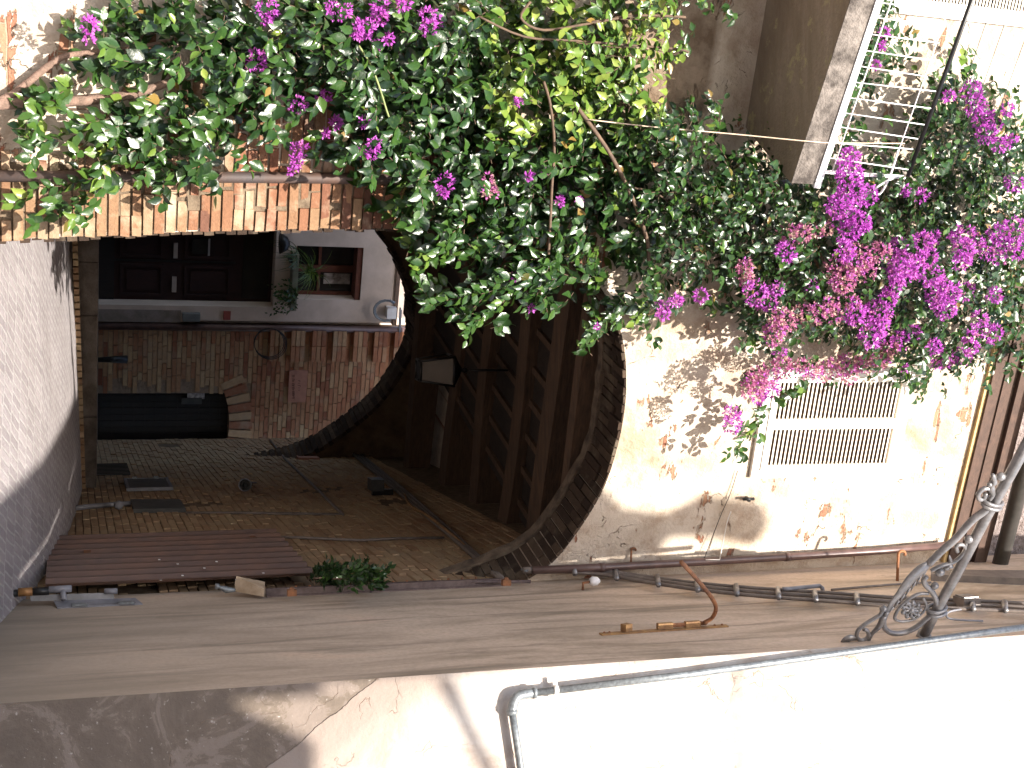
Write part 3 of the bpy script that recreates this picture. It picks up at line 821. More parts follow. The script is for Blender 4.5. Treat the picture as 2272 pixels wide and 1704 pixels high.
# ---------------------------------------------------------------- houses of the upper street
def Bp(T_, x, y, o=0.0): return PL_B.hit(T_(x, y), o)
def rectB(g, T_, x0, y0, x1, y1, o0, o1, col=(0.5,)*3, mi=0):
    """true rectangle on the back plane, from a pixel box (x = height, y = sideways)"""
    a = PL_B.hit(T_((x0+x1)/2, y0)); b_ = PL_B.hit(T_((x0+x1)/2, y1)); lo = PL_B.hit(T_(x0, (y0+y1)/2)); hi = PL_B.hit(T_(x1, (y0+y1)/2))
    ua, ub = (a-PL_B.p).dot(DF), (b_-PL_B.p).dot(DF)
    o = V((PL_B.p.x, PL_B.p.y, 0))
    g.box(o+DF*ua+UPZ*lo.z+NF*o0, DF*(ub-ua), UPZ*(hi.z-lo.z), NF*(o1-o0), col, mi)
def Bc(T_, x, y): p = PL_B.hit(T_(x, y)); return (p-PL_B.p).dot(DF), p.z
def B(u, z, off=0.0): return V((PL_B.p.x, PL_B.p.y, 0))+DF*u+UPZ*z+NF*off
wh = thing('white_house', Bp(T4, 590, 400), 'white rendered house beyond the arch with red-brown door and window', 'house')
uS, _ = Bc(T4, 1200, 638); uS2, _ = Bc(T4, 1200, 690)
_, zR = Bc(T5, 500, 300)
# wall with openings: build from strips
dU0, _ = Bc(T4, 1100, 60); dU1, _ = Bc(T4, 1100, 548); _, dZ1 = Bc(T4, 1685, 350)
wU0, _ = Bc(T4, 1985, 185); wU1, _ = Bc(T4, 1985, 512); _, wZ0 = Bc(T4, 1812, 350); _, wZ1 = Bc(T5, 285, 350)
g = MB()
def strip(u0, u1, z0, z1, o0=-0.35, o1=0.0): g.box(B(u0, z0, o0), DF*(u1-u0), UPZ*(z1-z0), NF*(o1-o0))
zG = 0.2
strip(-6, dU0, zG, zR); strip(dU1, uS, zG, wZ0)
strip(dU0, dU1, dZ1, wZ0); strip(dU0, wU0, wZ0, zR); strip(wU0, wU1, wZ1, zR); strip(wU1, uS, wZ0, zR)
g.build('wall', M['backwhite'], wh)
g = MB(); strip(-6, uS+0.03, zR, zR+0.06, -0.4, 0.03); g.build('cornice', simple('brown_cornice', (0.20,0.13,0.09), (0.12,0.08,0.06), 0.9), wh)
g = MB(); strip(-6, uS+0.25, zG, zR, -4, -0.36); g.build('house_body', M['backwhite'], wh)
g = MB()   # damp stone facing beside the door
rectB(g, T4, 585, 572, 1110, 648, -0.01, 0.004); g.build('stone_facing', simple('damp_facing', (0.30,0.25,0.22), (0.20,0.17,0.14), 0.9, 0, 9, 0.5, 0.01), wh)
# door
g = MB(); strip(dU0, dU1, zG, dZ1, -0.34, -0.26); door = g.build('door', M['door_red'], wh)
um = (dU0+dU1)/2
_, zL0 = Bc(T4, 740, 350); _, zL1 = Bc(T4, 1010, 350); _, zU0 = Bc(T4, 1140, 350); _, zU1 = Bc(T4, 1430, 350); _, zT = Bc(T4, 1500, 350)
for (ua, ub) in ((dU0+0.06, um-0.05), (um+0.05, dU1-0.06)):
    for (za, zb_) in ((zL0, zL1), (zU0, zU1)):
        g = MB()
        for (a_, b2, c2, d2) in ((ua, ub, za, za+0.04), (ua, ub, zb_-0.04, zb_), (ua, ua+0.04, za+0.04, zb_-0.04), (ub-0.04, ub, za+0.04, zb_-0.04)):
            strip(a_, b2, c2, d2, -0.262, -0.235)
        strip(ua+0.09, ub-0.09, za+0.09, zb_-0.09, -0.262, -0.245)
        g.build('door_panel', M['door_red'], door)
for xx in ((1072, 190, 1098, 285), (1062, 400, 1090, 495)):
    g = MB(); rectB(g, T4, xx[0], xx[1], xx[2], xx[3], -0.25, -0.23); g.build('mail_slot', M['paper'] if False else simple('pale_metal_plate', (0.42,0.36,0.32), (0.36,0.31,0.27), 0.5), door)
g = MB(); strip(dU0+0.05, dU1-0.05, zT, dZ1-0.05, -0.262, -0.25); g.build('transom_glass', M['glass'], door)
g = MB(); g.box(B(um-0.015, zL0-0.1, -0.262), DF*0.03, UPZ*(zT-zL0), NF*0.012); g.build('door_seam', M['black'], door)
g = MB(); strip(dU0, dU1, zG, zG+0.42, -0.258, -0.24); g.build('kick_board', M['door_dark'], door)
# window
win = MB(); g = win; strip(wU0, wU1, wZ0, wZ1, -0.34, -0.30); wn = g.build('window', M['glass'], wh)
g = MB(); fwd = 0.05
strip(wU0, wU1, wZ0, wZ0+fwd, -0.30, -0.25); strip(wU0, wU1, wZ1-fwd*1.6, wZ1, -0.30, -0.02); strip(wU0, wU0+fwd, wZ0+fwd, wZ1-fwd, -0.30, -0.25); strip(wU1-fwd, wU1, wZ0+fwd, wZ1-fwd, -0.30, -0.25)
wm = (wU0+wU1)/2; strip(wm-0.05, wm+0.05, wZ0+fwd, wZ1-fwd, -0.30, -0.245)
zm = wZ0+(wZ1-wZ0)*0.40; strip(wU0+fwd, wm-0.05, zm-0.02, zm+0.02, -0.30, -0.25); strip(wm+0.05, wU1-fwd, zm-0.02, zm+0.02, -0.30, -0.25)
g.build('window_frame', M['frame_red'], wn)
g = MB(); rectB(g, T5, 70, 385, 235, 450, -0.298, -0.292); g.build('pane_reflection', simple('pale_reflection', (0.55,0.5,0.47), (0.2,0.17,0.15), 0.9, 0, 14, 0.5, 0.02), wn)  # pale patch on the pane, a painted reflection
# planter under the window
pl = thing('window_planter', Bp(T4, 1790, 380), 'green-grey trough on brackets under the window, holding trailing plants', 'planter')
g = MB(); rectB(g, T4, 1778, 205, 1812, 550, 0.0, 0.24); g.build('trough', simple('planter_paint', (0.22,0.22,0.15), (0.16,0.16,0.11), 0.7), pl)
g = MB(); rectB(g, T4, 1765, 250, 1780, 262, 0, 0.2); rectB(g, T4, 1765, 490, 1780, 502, 0, 0.2); g.build('bracket', M['black'], pl)

LEAF = [(0,0,0), (-.24,.22,0.05), (0,.25,-.02), (.24,.22,0.05), (-.33,.50,0.07), (0,.52,-.03), (.33,.50,0.07), (-.20,.78,0.03), (0,.78,-.05), (.20,.78,0.03), (0,1.06,-.12)]
LF = [(0,2,1), (0,3,2), (1,2,5,4), (2,3,6,5), (4,5,8,7), (5,6,9,8), (7,8,10), (8,9,10)]
LEAF2 = [(0,0,0), (-.30,.45,0.06), (0,.5,-.04), (.30,.45,0.06), (0,1.0,-.06)]
LF2 = [(0,2,1), (0,3,2), (1,2,4), (2,3,4)]
def leaf(mb, p, tip, nrm, size, col, lo=False):
    t_ = tip.normalized(); n_ = (nrm - t_*nrm.dot(t_))
    if n_.length < 1e-4: n_ = t_.orthogonal()
    n_.normalize(); s_ = t_.cross(n_)
    src, ff = (LEAF2, LF2) if lo else (LEAF, LF)
    ws = random.uniform(0.85, 1.1); cu = random.uniform(0.3, 2.2)
    mb.add([p + (s_*a*ws + t_*b + n_*c*cu)*size for a, b, c in src], ff, (col, random.random(), col), None, 0, True)
def rv(s=1.0): return V((random.uniform(-s, s), random.uniform(-s, s), random.uniform(-s, s)))

def strand_plant(name, label, cat, origin_pts, n, ln, droop, leafsize, col_lo, col_hi, parent=None, thin=False):
    g = MB()
    for i in range(n):
        o = V(random.choice(origin_pts)) + rv(0.04)
        d = (rv(1)+NF*0.6+UPZ*0.5).normalized(); p = o; L = ln*random.uniform(0.5, 1.2)
        for k in range(9):
            d = (d + V((0, 0, -droop)) + rv(0.12)).normalized(); p2 = p + d*L/9
            if thin:
                w_ = 0.007*(1-k/10); s_ = d.cross(NF).normalized()*w_
                g.quad(p-s_, p+s_, p2+s_*0.9, p2-s_*0.9, (random.uniform(col_lo, col_hi),)*3)
            else:
                leaf(g, p, d+rv(0.8), NF+rv(0.7), leafsize*random.uniform(0.6, 1.2), random.uniform(col_lo, col_hi), True)
            p = p2
    if parent: return g.build(name, M['leaf'], parent)
    return tag(g.build(name, M['leaf']), label, cat)
strand_plant('spider_plant', 'spiky green spider plant standing in the window trough', 'plant', [Bp(T4, 1900, 335, 0.15), Bp(T4, 1890, 345, 0.15), Bp(T4, 1880, 330, 0.15)], 70, 0.42, 0.18, 0.05, 0.55, 0.98, thin=True)
strand_plant('trailing_plant', 'small leafy plant spilling from the right end of the window trough', 'plant', [Bp(T4, 1800, y_, 0.2) for y_ in (450, 470, 500, 520)], 26, 0.42, 0.35, 0.06, 0.3, 0.75)
strand_plant('trailing_plant', 'wispy plant spilling from the left end of the window trough', 'plant', [Bp(T4, 1810, y_, 0.2) for y_ in (215, 235, 255)], 26, 0.40, 0.35, 0.05, 0.3, 0.75, thin=True)
# wall lamp
wl = thing('wall_lamp', Bp(T4, 1760, 100), 'black swan-neck wall lamp between the door and window of the white house', 'lamp')
g = MB(); g.tube(smooth_path([Bp(T4, 1800, 88, 0.0), Bp(T4, 1760, 90, 0.1), Bp(T4, 1725, 105, 0.2), Bp(T4, 1730, 140, 0.26), Bp(T4, 1770, 165, 0.28)]), 0.014, 6); g.build('lamp_arm', M['black'], wl)
g = MB(); c0 = Bp(T4, 1770, 168, 0.28); g.tube([c0+V((0,0,0.02)), c0-V((0,0,0.02)), c0-V((0,0,0.12))], [0.03, 0.10, 0.155], 12); g.build('lamp_shade', M['black'], wl)
# menu board
mb_ = thing('menu_board', Bp(T4, 1190, 210, -0.2), 'small dark framed notice on the left leaf of the red-brown door', 'sign')
g = MB(); rectB(g, T4, 1188, 162, 1290, 256, -0.245, -0.215); g.build('board', M['black'], mb_)
g = MB(); rectB(g, T4, 1285, 160, 1297, 266, -0.213, -0.20); g.build('top_edge', simple('pale_edge', (0.40,0.38,0.38), (0.3,0.3,0.3), 0.5), mb_)
# grey box + red plate + electricity cable
g = MB(); rectB(g, T4, 1118, 588, 1225, 634, 0.006, 0.09); tag(g.build('letter_box', simple('letterbox_grey', (0.22,0.24,0.23), (0.17,0.18,0.18), 0.5, 0.4)), 'grey metal letter box on the stone strip beside the red-brown door', 'letter box')
g = MB(); rectB(g, T4, 1370, 580, 1414, 632, 0.002, 0.03); tag(g.build('number_plate', simple('red_tile', (0.33,0.08,0.06), (0.22,0.06,0.05), 0.5)), 'small red ceramic plate on the white wall right of the door', 'plate')
jb = thing('junction_box', Bp(T5, 455, 580), 'white plastic junction box high on the white house corner', 'junction box')
g = MB(); rectB(g, T5, 428, 548, 485, 612, 0.0, 0.14); g.build('box', M['whitemetal'], jb)
g = MB(); 
for k_ in range(4):
    g.tube([Bp(T5, 435+(68+k_*4)*math.cos(a_*0.42), 578+(58+k_*3)*math.sin(a_*0.42), 0.08+0.02*k_) for a_ in range(3, 14)], 0.009, 5)
tag(g.build('coiled_cable', M['galv']), 'coil of pale cable hanging around the white junction box', 'cable')
g = MB()
for o_ in (0, 14):
    g.tube([Bp(T5, 400+0, 0, 0) if False else Bp(T5, 520+o_*0.4, 560+o_, 0.06), Bp(T5, 516+o_*0.4, 640, 0.06), Bp(T5, 510+o_*0.4, 760, 0.06)], 0.014, 6)
tag(g.build('wall_cables', M['palepvc']), 'pair of thin pale cables crossing the brick house top', 'cable')
# recess + brick house
bh = thing('brick_house', Bp(T4, 600, 1000), 'brick house beyond the arch with dark plank door under a fanned brick lintel', 'house')
g = MB()
eU0, _ = Bc(T4, 1000, 1085); eU1, _ = Bc(T4, 1000, 1400); _, eZ1 = Bc(T4, 1345, 1230); 
_, eZm = Bc(T4, 1400, 1390)
strip(uS2, eU0, zG, 7.5, -0.3, 0); strip(eU0, eU1, eZm, 7.5, -0.3, 0); strip(eU1, 6, zG, 7.5, -0.3, 0)
g.build('wall', M['mortar_pale'], bh)
g = MB(); strip(uS+0.02, 6, zG, 7.5, -4, -0.32); g.build('house_body', M['backwhite'], bh)
g = MB()
wallW = 6-uS2
def bk(u, v):
    z = zG+v; uu = uS2+u
    if z < eZm+0.02 and uu > eU0-0.11 and uu < eU1+0.4: return False
    if z > eZm-0.35 and z < eZm+0.32 and eU0-0.05 < uu < eU1+0.2: return False
    return uu < 2.6 and z < 5.2
bricks(g, B(uS2, zG, 0.0), DF, UPZ, NF, wallW, 5.2, bk, 0.068, 0.26, 0.011, 0.01, 0.006, lambda u, v: (max(0, min(1, random.gauss(0.60 if v < 2.0 else 0.36, 0.24))),)*3)
g.build('wall_bricks', M['brick_back'], bh)
# grooved pilaster top
pU0, pZ0 = Bc(T4, 1645, 690); pU1, _ = Bc(T4, 1645, 880)
g = MB(); zz = pZ0; _, z2 = Bc(T4, 1770, 780); stp = (z2-pZ0)
while zz < 5.2:
    for kx in range(6):
        wx = (pU1-pU0)/2
        for hx in range(max(1, int((stp-0.05)/0.068))):
            L0 = pU0 + (kx % 2)*wx
            if kx < 2: g.box(B(L0+0.004, zz+0.03+hx*0.068, 0.008), DF*(wx-0.008), UPZ*0.060, NF*(0.07+random.uniform(-.004, .004)), (random.gauss(0.4, 0.2),)*3)
    zz += stp
g.build('grooved_pilaster', M['brick_back'], bh)
# lintel of fanned bricks
g = MB(); cu = (eU0+eU1)/2+0.10; n_ = 11
cz = eZm-1.5
for i in range(n_):
    a_ = math.radians(-24+48*i/(n_-1)); r0 = 1.50; r1 = 1.50+0.34
    d = V((math.sin(a_), math.cos(a_))); t_ = V((d.y, -d.x)); w_ = 0.052
    g.prism([B(cu+d.x*r0-t_.x*w_, cz+d.y*r0-t_.y*w_, 0.006), B(cu+d.x*r0+t_.x*w_, cz+d.y*r0+t_.y*w_, 0.006), B(cu+d.x*r1+t_.x*w_*1.15, cz+d.y*r1+t_.y*w_*1.15, 0.006), B(cu+d.x*r1-t_.x*w_*1.15, cz+d.y*r1-t_.y*w_*1.15, 0.006)], NF, 0.012, ((0.15 if i % 2 else 0.8),)*3)
g.build('brick_lintel', M['brick_back'], bh)
g = MB()
npk = 8
for i in range(npk):
    ww = (eU1-eU0)/npk
    strip(eU0+i*ww+0.004, eU0+(i+1)*ww-0.004, zG, eZm+0.1, -0.28, -0.2+0.004*(i % 2))
for i in range(14):
    zz = 0.45+i*0.155
    strip(eU0, eU1, zz, zz+0.012, -0.2, -0.188)
g.build('plank_door', M['door_dark'], bh)
g = MB(); rectB(g, T4, 1155, 1098, 1262, 1146, -0.18, -0.17); tag(g.build('poster', M['paper']), 'small torn colour leaflet stuck near the top of the dark plank door', 'poster')
g = MB(); rectB(g, T4, 1120, 1140, 1245, 1178, -0.185, -0.165); tag(g.build('notice_frame', simple('dull_frame', (0.05,0.05,0.045), (0.03,0.03,0.03), 0.5)), 'dull dark notice frame below the leaflet on the plank door', 'sign')
pq = thing('street_plaque', Bp(T4, 1825, 1035), 'pink terracotta plaque with engraved lines on the brick house wall', 'sign')
g = MB(); rectB(g, T4, 1768, 941, 1880, 1133, 0.005, 0.045); g.build('slab', M['terracotta'], pq)
g = MB()
# engraved lettering: an upper line and a lower line of small strokes, as worn as in the photograph
for (xs0, seq) in ((1832, [(1000, 7), (1016, 5), (1030, 9), (1044, 5), (1058, 6)]), (1796, [(968, 8), (990, 8), (1004, 6), (1018, 8), (1030, 7), (1042, 8), (1056, 6), (1066, 8), (1078, 8), (1090, 7), (1100, 8)])):
    for (yy, hh) in seq:
        rectB(g, T4, xs0-hh, yy, xs0+hh, yy+3, 0.0455, 0.047)
        if hh > 6: rectB(g, T4, xs0+hh-4, yy+3, xs0+hh, yy+8, 0.0455, 0.047)
        if hh == 8: rectB(g, T4, xs0-hh, yy+8, xs0+hh, yy+11, 0.0455, 0.047)
g.build('engraved_letters', M['ink'], pq)
hc = MB()
for k_ in range(3):
    cx_, cy_ = 1650+k_*5, 775+k_*4
    hc.tube([Bp(T4, cx_+(92+k_*4)*math.cos(a_*math.pi/12), cy_+(88+k_*3)*math.sin(a_*math.pi/12), 0.12) for a_ in range(25)], 0.006, 6, cap=False)
tag(hc.build('hose_coil', M['black']), 'thin dark hose coiled in a ring on the brick house wall', 'hose')
g = MB(); 
g.tube([B(uS+0.10, zG, 0.02), B(uS+0.10, 5.2, 0.02)], 0.05, 10)
tag(g.build('downpipe', M['brownpipe']), 'dark brown downpipe in the joint between white and brick houses', 'pipe')
g = MB(); g.tube([Bp(T4, 590, 880, 0.1), Bp(T4, 690, 878, 0.12), Bp(T4, 780, 878, 0.1)], [0.035, 0.045, 0.06], 8); g.ball(Bp(T4, 690, 878, 0.17), 0.03)
tag(g.build('standpipe_tap', M['black']), 'short dark standpipe against the foot of the brick house', 'tap')

# ---------------------------------------------------------------- things in the passage
def Rp(T_, x, y, o=0.0): return PL_N.hit(T_(x, y), o-0.012)
def rquad(g, T_, pts, th, o=0.0, col=(0.5,)*3): g.prism([Rp(T_, x, y, o) for x, y in pts], NN, th, col)
def wall_rect(T_, x0, x1, y0, y1):
    """pixel box on the right wall -> (ya,yb,za,zb) true rectangle"""
    a = Rp(T_, (x0+x1)/2, y0); b_ = Rp(T_, (x0+x1)/2, y1)
    lo = Rp(T_, x0, (y0+y1)/2); hi = Rp(T_, x1, (y0+y1)/2)
    return b_.y, a.y, lo.z, hi.z
# niche grate
ya, yb, za, zb2 = wall_rect(T7, 578, 790, 365, 432)
g = MB(); g.box(R_(ya, za, -0.005), DN*(yb-ya), UPZ*(zb2-za), NN*0.012)
for i in range(8): g.box(R_(ya+(yb-ya)*(i+0.3)/8, za, 0.007), DN*0.02, UPZ*(zb2-za), NN*0.012)
tag(g.build('cellar_grate', M['black']), 'black cellar grate low on the passage wall beside the stone step', 'grate')
# meter cupboard
mc = thing('meter_cupboard', Rp(T7, 900, 500), 'small grey meter cupboard door low on the dark passage wall', 'cupboard')
ya, yb, za, zb2 = wall_rect(T7, 785, 1030, 470, 528)
g = MB(); g.box(R_(ya, za), DN*(yb-ya), UPZ*(zb2-za), NN*0.03); g.build('cupboard_door', M['sheetgrey'], mc)
g = MB()
for (a_, b2, c2, d2) in ((ya-.03, ya, za-.03, zb2+.03), (yb, yb+.03, za-.03, zb2+.03), (ya, yb, za-.03, za), (ya, yb, zb2, zb2+.03)): g.box(R_(a_, c2), DN*(b2-a_), UPZ*(d2-c2), NN*0.035)
g.build('frame', M['palepvc'], mc)
for zz in (za+0.15*(zb2-za), za+0.7*(zb2-za)):
    g = MB(); g.box(R_(yb-0.02, zz, 0.03), DN*0.05, UPZ*0.05, NN*0.02); g.build('hinge', M['galv'], mc)
# dark slate panel with conduit
dp = thing('steel_panel', Rp(T7, 950, 630), 'dark steel cover panel bent at its edge between cables on the passage wall', 'panel')
g = MB(); rquad(g, T7, [(820, 660), (800, 598), (1105, 598), (1140, 656)], 0.04); g.build('cover', M['sheetgrey'], dp)
g = MB(); g.tube([Rp(T7, 430, 632, 0.03), Rp(T7, 560, 618, 0.03), Rp(T7, 700, 606, 0.03), Rp(T7, 800, 602, 0.03)], 0.025, 8); g.ball(Rp(T7, 728, 611, 0.06), 0.045)
tag(g.build('gas_pipe', M['palepvc']), 'grey gas pipe with round valve below the steel panel', 'pipe')
g = MB(); g.tube([Rp(T7, 1140, 658, 0.015), Rp(T7, 1500, 658, 0.015), Rp(T7, 2110, 668, 0.015)], 0.014, 6)
tag(g.build('straight_conduit', M['cable']), 'straight dark conduit climbing the passage wall from the steel panel', 'conduit')
g = MB(); g.tube([Rp(T7, 1655, 210, 0.015), Rp(T7, 1750, 330, 0.015), Rp(T7, 1930, 500, 0.015), Rp(T7, 2100, 665, 0.015)], 0.016, 6)
tag(g.build('sloping_conduit', M['cable']), 'dark conduit running level toward the back under the terracotta tile', 'conduit')
g = MB(); rquad(g, T7, [(1772, 285), (1830, 332), (1962, 336), (1905, 292)], 0.03)
tag(g.build('terracotta_tile', M['terracotta']), 'reddish terracotta tile set high on the passage wall', 'tile')
# spot lamp on the wall
sl = thing('wall_spotlight', Rp(T7, 1520, 500), 'small shaded spotlight with pale rim halfway up the passage wall', 'lamp')
g = MB(); c0 = Rp(T7, 1530, 480, 0.0); c1 = Rp(T7, 1505, 490, 0.12); g.tube([c0, c1], 0.03, 8); g.tube([c0+V((0,0,.08)), c0-V((0,0,.08))], 0.02, 6); g.build('bracket', M['black'], sl)
g = MB(); dd = (V((-0.2,-1,-0.2))).normalized(); g.tube([c1, c1+dd*0.06], [0.025, 0.06], 12, cap=False); g.build('shade', M['sheetgrey'], sl)
g = MB(); g.tube([c1+dd*0.058+V((math.cos(i*.55),0.0,math.sin(i*.55)))*0.062 for i in range(13)], 0.007, 6); g.build('rim', M['palepvc'], sl)
# flood light near the ceiling
fl = thing('floodlight', Rp(T8, 370, 480), 'dark box floodlight high on the passage wall under the cables', 'lamp')
g = MB(); c0 = Rp(T8, 370, 482, 0.12); g.cbox(c0, DN*0.22, UPZ*0.13, NN*0.12); g.build('housing', M['sheetgrey'], fl)
g = MB(); g.cbox(Rp(T8, 410, 530, 0.04), DN*0.06, UPZ*0.22, NN*0.06); g.build('bracket', M['black'], fl)
# cables along the wall top
for k_, (dz, lab) in enumerate(((0, 'uppermost of the cables along the top of the passage wall'), (22, 'middle cable of those along the top of the passage wall'), (44, 'lowest of the cables along the top of the passage wall'))):
    g = MB(); g.tube([Rp(T8, 205+dz*0.2, 240+dz, 0.02+0.01*k_), Rp(T8, 560, 530+dz, 0.03), Rp(T8, 840, 775+dz*0.8, 0.03), Rp(T8, 1080, 1000+dz*0.5, 0.03), Rp(T8, 1150, 1062+dz*0.3, 0.03)], 0.018, 6)
    tag(g.build('wall_cable', M['cable']), lab, 'cable')
g = MB(); g.tube(smooth_path([Rp(T8, 545, 540, 0.03), Rp(T8, 580, 610, 0.05), Rp(T8, 680, 670, 0.06), Rp(T8, 800, 760, 0.05), Rp(T8, 950, 890, 0.03)]), 0.013, 6)
tag(g.build('loose_cable', M['rustpaint']), 'loose yellowish cable sagging below the cables on the passage wall', 'cable')
g = MB(); g.tube([Rp(T7, 1560, 800, 0.02), Rp(T7, 1800, 808, 0.02), Rp(T7, 2212, 826, 0.02), Rp(T8, 500, 815, 0.02), Rp(T8, 790, 810, 0.02)], 0.012, 6)
tag(g.build('thin_conduit', M['cable']), 'thin conduit climbing from the top of the brown corrugated door', 'conduit')
# corrugated door
cd = thing('corrugated_door', Rp(T7, 300, 1000), 'tall brown corrugated sheet door on the passage wall beside the near house', 'door')
g = MB()
cols_ = 16; y_of = []
for i in range(cols_*4+1):
    s_ = i/(cols_*4.0); yy = 905+s_*(1262-905)
    lo = Rp(T7, 292+6*s_, yy); hx = 1700+(1990-1700)*s_ if s_ < 0.75 else 1915+40*(s_-0.75)
    hi = Rp(T7, hx, min(815+s_*480, 1400))
    y_of.append((lo, hi))
g2 = []
lo0 = Rp(T7, 290, 905); top_z0 = Rp(T7, 1700, 815).z; top_z1 = Rp(T7, 1930, 1080).z
pa_ = Rp(T7, 1000, 858); ya_ = pa_.y; yb_ = 9.5
nseg = 72
for i in range(nseg+1):
    yy = ya_+(yb_-ya_)*i/nseg
    ph = (i % 8)/8.0
    off = 0.07+ (0.028 if ph < 0.18 or ph > 0.82 else 0.0)
    g2.append((R_(yy, Rp(T7, 292, 1000).z, off), R_(yy, (top_z0+top_z1)/2-0.03, off)))
for i in range(nseg):
    g.add([g2[i][0], g2[i+1][0], g2[i+1][1], g2[i][1]], [(0, 1, 2, 3)], smooth=True)
g.build('corrugated_sheet', M['corrug'], cd)
for (xx, yy) in ((535, 905), (1555, 828)):
    g = MB(); p = Rp(T7, xx, yy, 0.08); g.cbox(p, DN*0.16, UPZ*0.05, NN*0.05); g.build('hinge', M['rust'], cd)
g = MB()
for i in range(9):
    p = Rp(T7, random.uniform(900, 1700), random.uniform(940, 1080), 0.105); g.cbox(p, DN*0.03, UPZ*0.015, NN*0.003)
g.build('paint_specks', M['whitemetal'], cd)
# shrub at the wall foot ... growing from the ledge above the door
sh = thing('wall_shrub', Rp(T8, 150, 1040), 'small bushy green plant growing on top of the corrugated door', 'plant')
g = MB(); shb = [Rp(T8, x_, y_, o_) for x_, y_, o_ in ((20, 1065, .1), (60, 1055, .15), (120, 1060, .1), (180, 1060, .2), (240, 1055, .1), (300, 1055, .15), (340, 1065, .1))]
for i in range(260):
    o = random.choice(shb)+rv(0.05); d = (rv(1)+UPZ*0.9+V((-0.4, -0.2, 0))).normalized(); L = random.uniform(0.04, 0.12)
    p = o
    for k in range(4):
        p = p+d*L/4; leaf(g, p, d+rv(0.7), rv(1)+UPZ, 0.05*random.uniform(0.7, 1.2), random.uniform(0.2, 0.6), True)
g.build('leaves', M['leaf'], sh)
g = MB()
for p in shb: g.tube([p, p+V((0, 0, -0.08))], 0.006, 5)
g.build('stems', M['stem'], sh)

# lantern
lt = thing('hanging_lantern', PL_F.hit(D(940, 795), -3.2), 'four-sided lantern with milky glass hanging in the dark passage', 'lantern')
TLn = T(880, 740, 11.85)
Lp = Plane(PL_F.p-NF*3.2, NF)
ctr = Lp.hit(TLn(1000, 960)); hh = (Lp.hit(TLn(1400, 960)).z-Lp.hit(TLn(560, 960)).z)/2
wt = abs((Lp.hit(TLn(1400, 620))-Lp.hit(TLn(1400, 1320))).dot(DF))/2; wb = abs((Lp.hit(TLn(560, 690))-Lp.hit(TLn(560, 1170))).dot(DF))/2
def lq(sx_, sy_, top, k_=1.0):
    w_ = (wt if top else wb)*k_; a_ = math.radians(-14)
    dx = V((math.cos(a_)*DF.x-math.sin(a_)*DF.y, math.sin(a_)*DF.x+math.cos(a_)*DF.y, 0)); dy = V((-dx.y, dx.x, 0))
    return ctr + dx*sx_*w_ + dy*sy_*w_ + UPZ*(hh if top else -hh)
ring = [(-1,-1), (1,-1), (1,1), (-1,1)]
g = MB()
for i in range(4):
    a_, b2 = ring[i], ring[(i+1) % 4]
    g.quad(lq(*a_, False), lq(*b2, False), lq(*b2, True), lq(*a_, True))
g.build('glass', M['milk'], lt)
g = MB()
for i in range(4):
    a_, b2 = ring[i], ring[(i+1) % 4]
    g.tube([lq(*a_, False, 1.02), lq(*a_, True, 1.02)], 0.012, 6)
    g.tube([lq(*a_, True, 1.02), lq(*b2, True, 1.02)], 0.014, 6); g.tube([lq(*a_, False, 1.02), lq(*b2, False, 1.02)], 0.012, 6)
g.build('lantern_frame', M['black'], lt)
g = MB(); apx = ctr+UPZ*(hh*1.75)
tp = [lq(*a_, True, 1.12) for a_ in ring]
for i in range(4): g.add([tp[i], tp[(i+1) % 4], apx], [(0, 1, 2)])
g.ball(apx+UPZ*0.02, 0.03); g.build('cap', M['black'], lt)
g = MB(); g.quad(*[lq(*a_, False, 1.0) for a_ in ring][::-1]); g.build('base', M['black'], lt)
g = MB(); g.tube([apx, V((apx.x, apx.y, 3.9))], 0.012, 6); g.build('hanger', M['black'], lt)

# ---------------------------------------------------------------- things on the near house
PL_Y = Plane((0, 9.28, 0), (0, 1, 0))
def Nh(T_, x, y, o=0.0):
    p = PL_N.hit(T_(x, y), o)
    return p if p.y < 9.32 else PL_Y.hit(T_(x, y))
def Wh(T_, x, y, o=0.0): return PL_W.hit(T_(x, y), o)
# corner downpipe, brown
g = MB()
pts = [PL_F.hit(D(x_, y_), 0.06) for x_, y_ in ((1150, 1232), (1300, 1226), (1475, 1216), (1700, 1203), (1900, 1190), (2040, 1178))]
g.tube(pts, 0.030, 10)
for p in (pts[1], pts[3]): g.tube([p-UPZ*0.02, p+UPZ*0.02], 0.035, 10)
tag(g.build('corner_downpipe', M['brownpipe']), 'shiny brown downpipe in the corner of the sunlit wall and near house', 'pipe')
# conduit bundle
cb = thing('conduit_bundle', Nh(T8, 1500, 1020), 'bundle of grey-brown conduits clipped along the shaded wall of the near house', 'conduit')
path1 = [(1130, 1232), (1200, 1230), (1300, 1236), (1400, 1252), (1520, 1268), (1650, 1280), (1800, 1290), (1930, 1300), (2060, 1305), (2212, 1312), (2260, 1316)]
for k_, (dy, r__) in enumerate(((0, 0.016), (-9, 0.013), (9, 0.013))):
    g = MB(); pth = [Nh(D, x_, y_+dy*min(1.0, 0.35+(x_-1130)/900.0), 0.03+0.012*k_) for x_, y_ in path1]
    g.tube(smooth_path(pth, 3), r__, 8); g.build('conduit', M['cable'], cb)
for x_ in (1240, 1330, 1420, 1505, 1590, 1680, 1760, 1850, 2100, 2170):
    yy = None
    for (a_, b2), (c2, d2) in zip(path1, path1[1:]):
        if a_ <= x_ <= c2: yy = b2+(d2-b2)*(x_-a_)/(c2-a_)
    g = MB(); a0 = Nh(D, x_, yy-10, 0.05); a1 = Nh(D, x_+2, yy+9, 0.06); g.tube([a0, a1], 0.020, 6); g.ball(a0, 0.014)
    g.build('clip', M['iron'], cb)
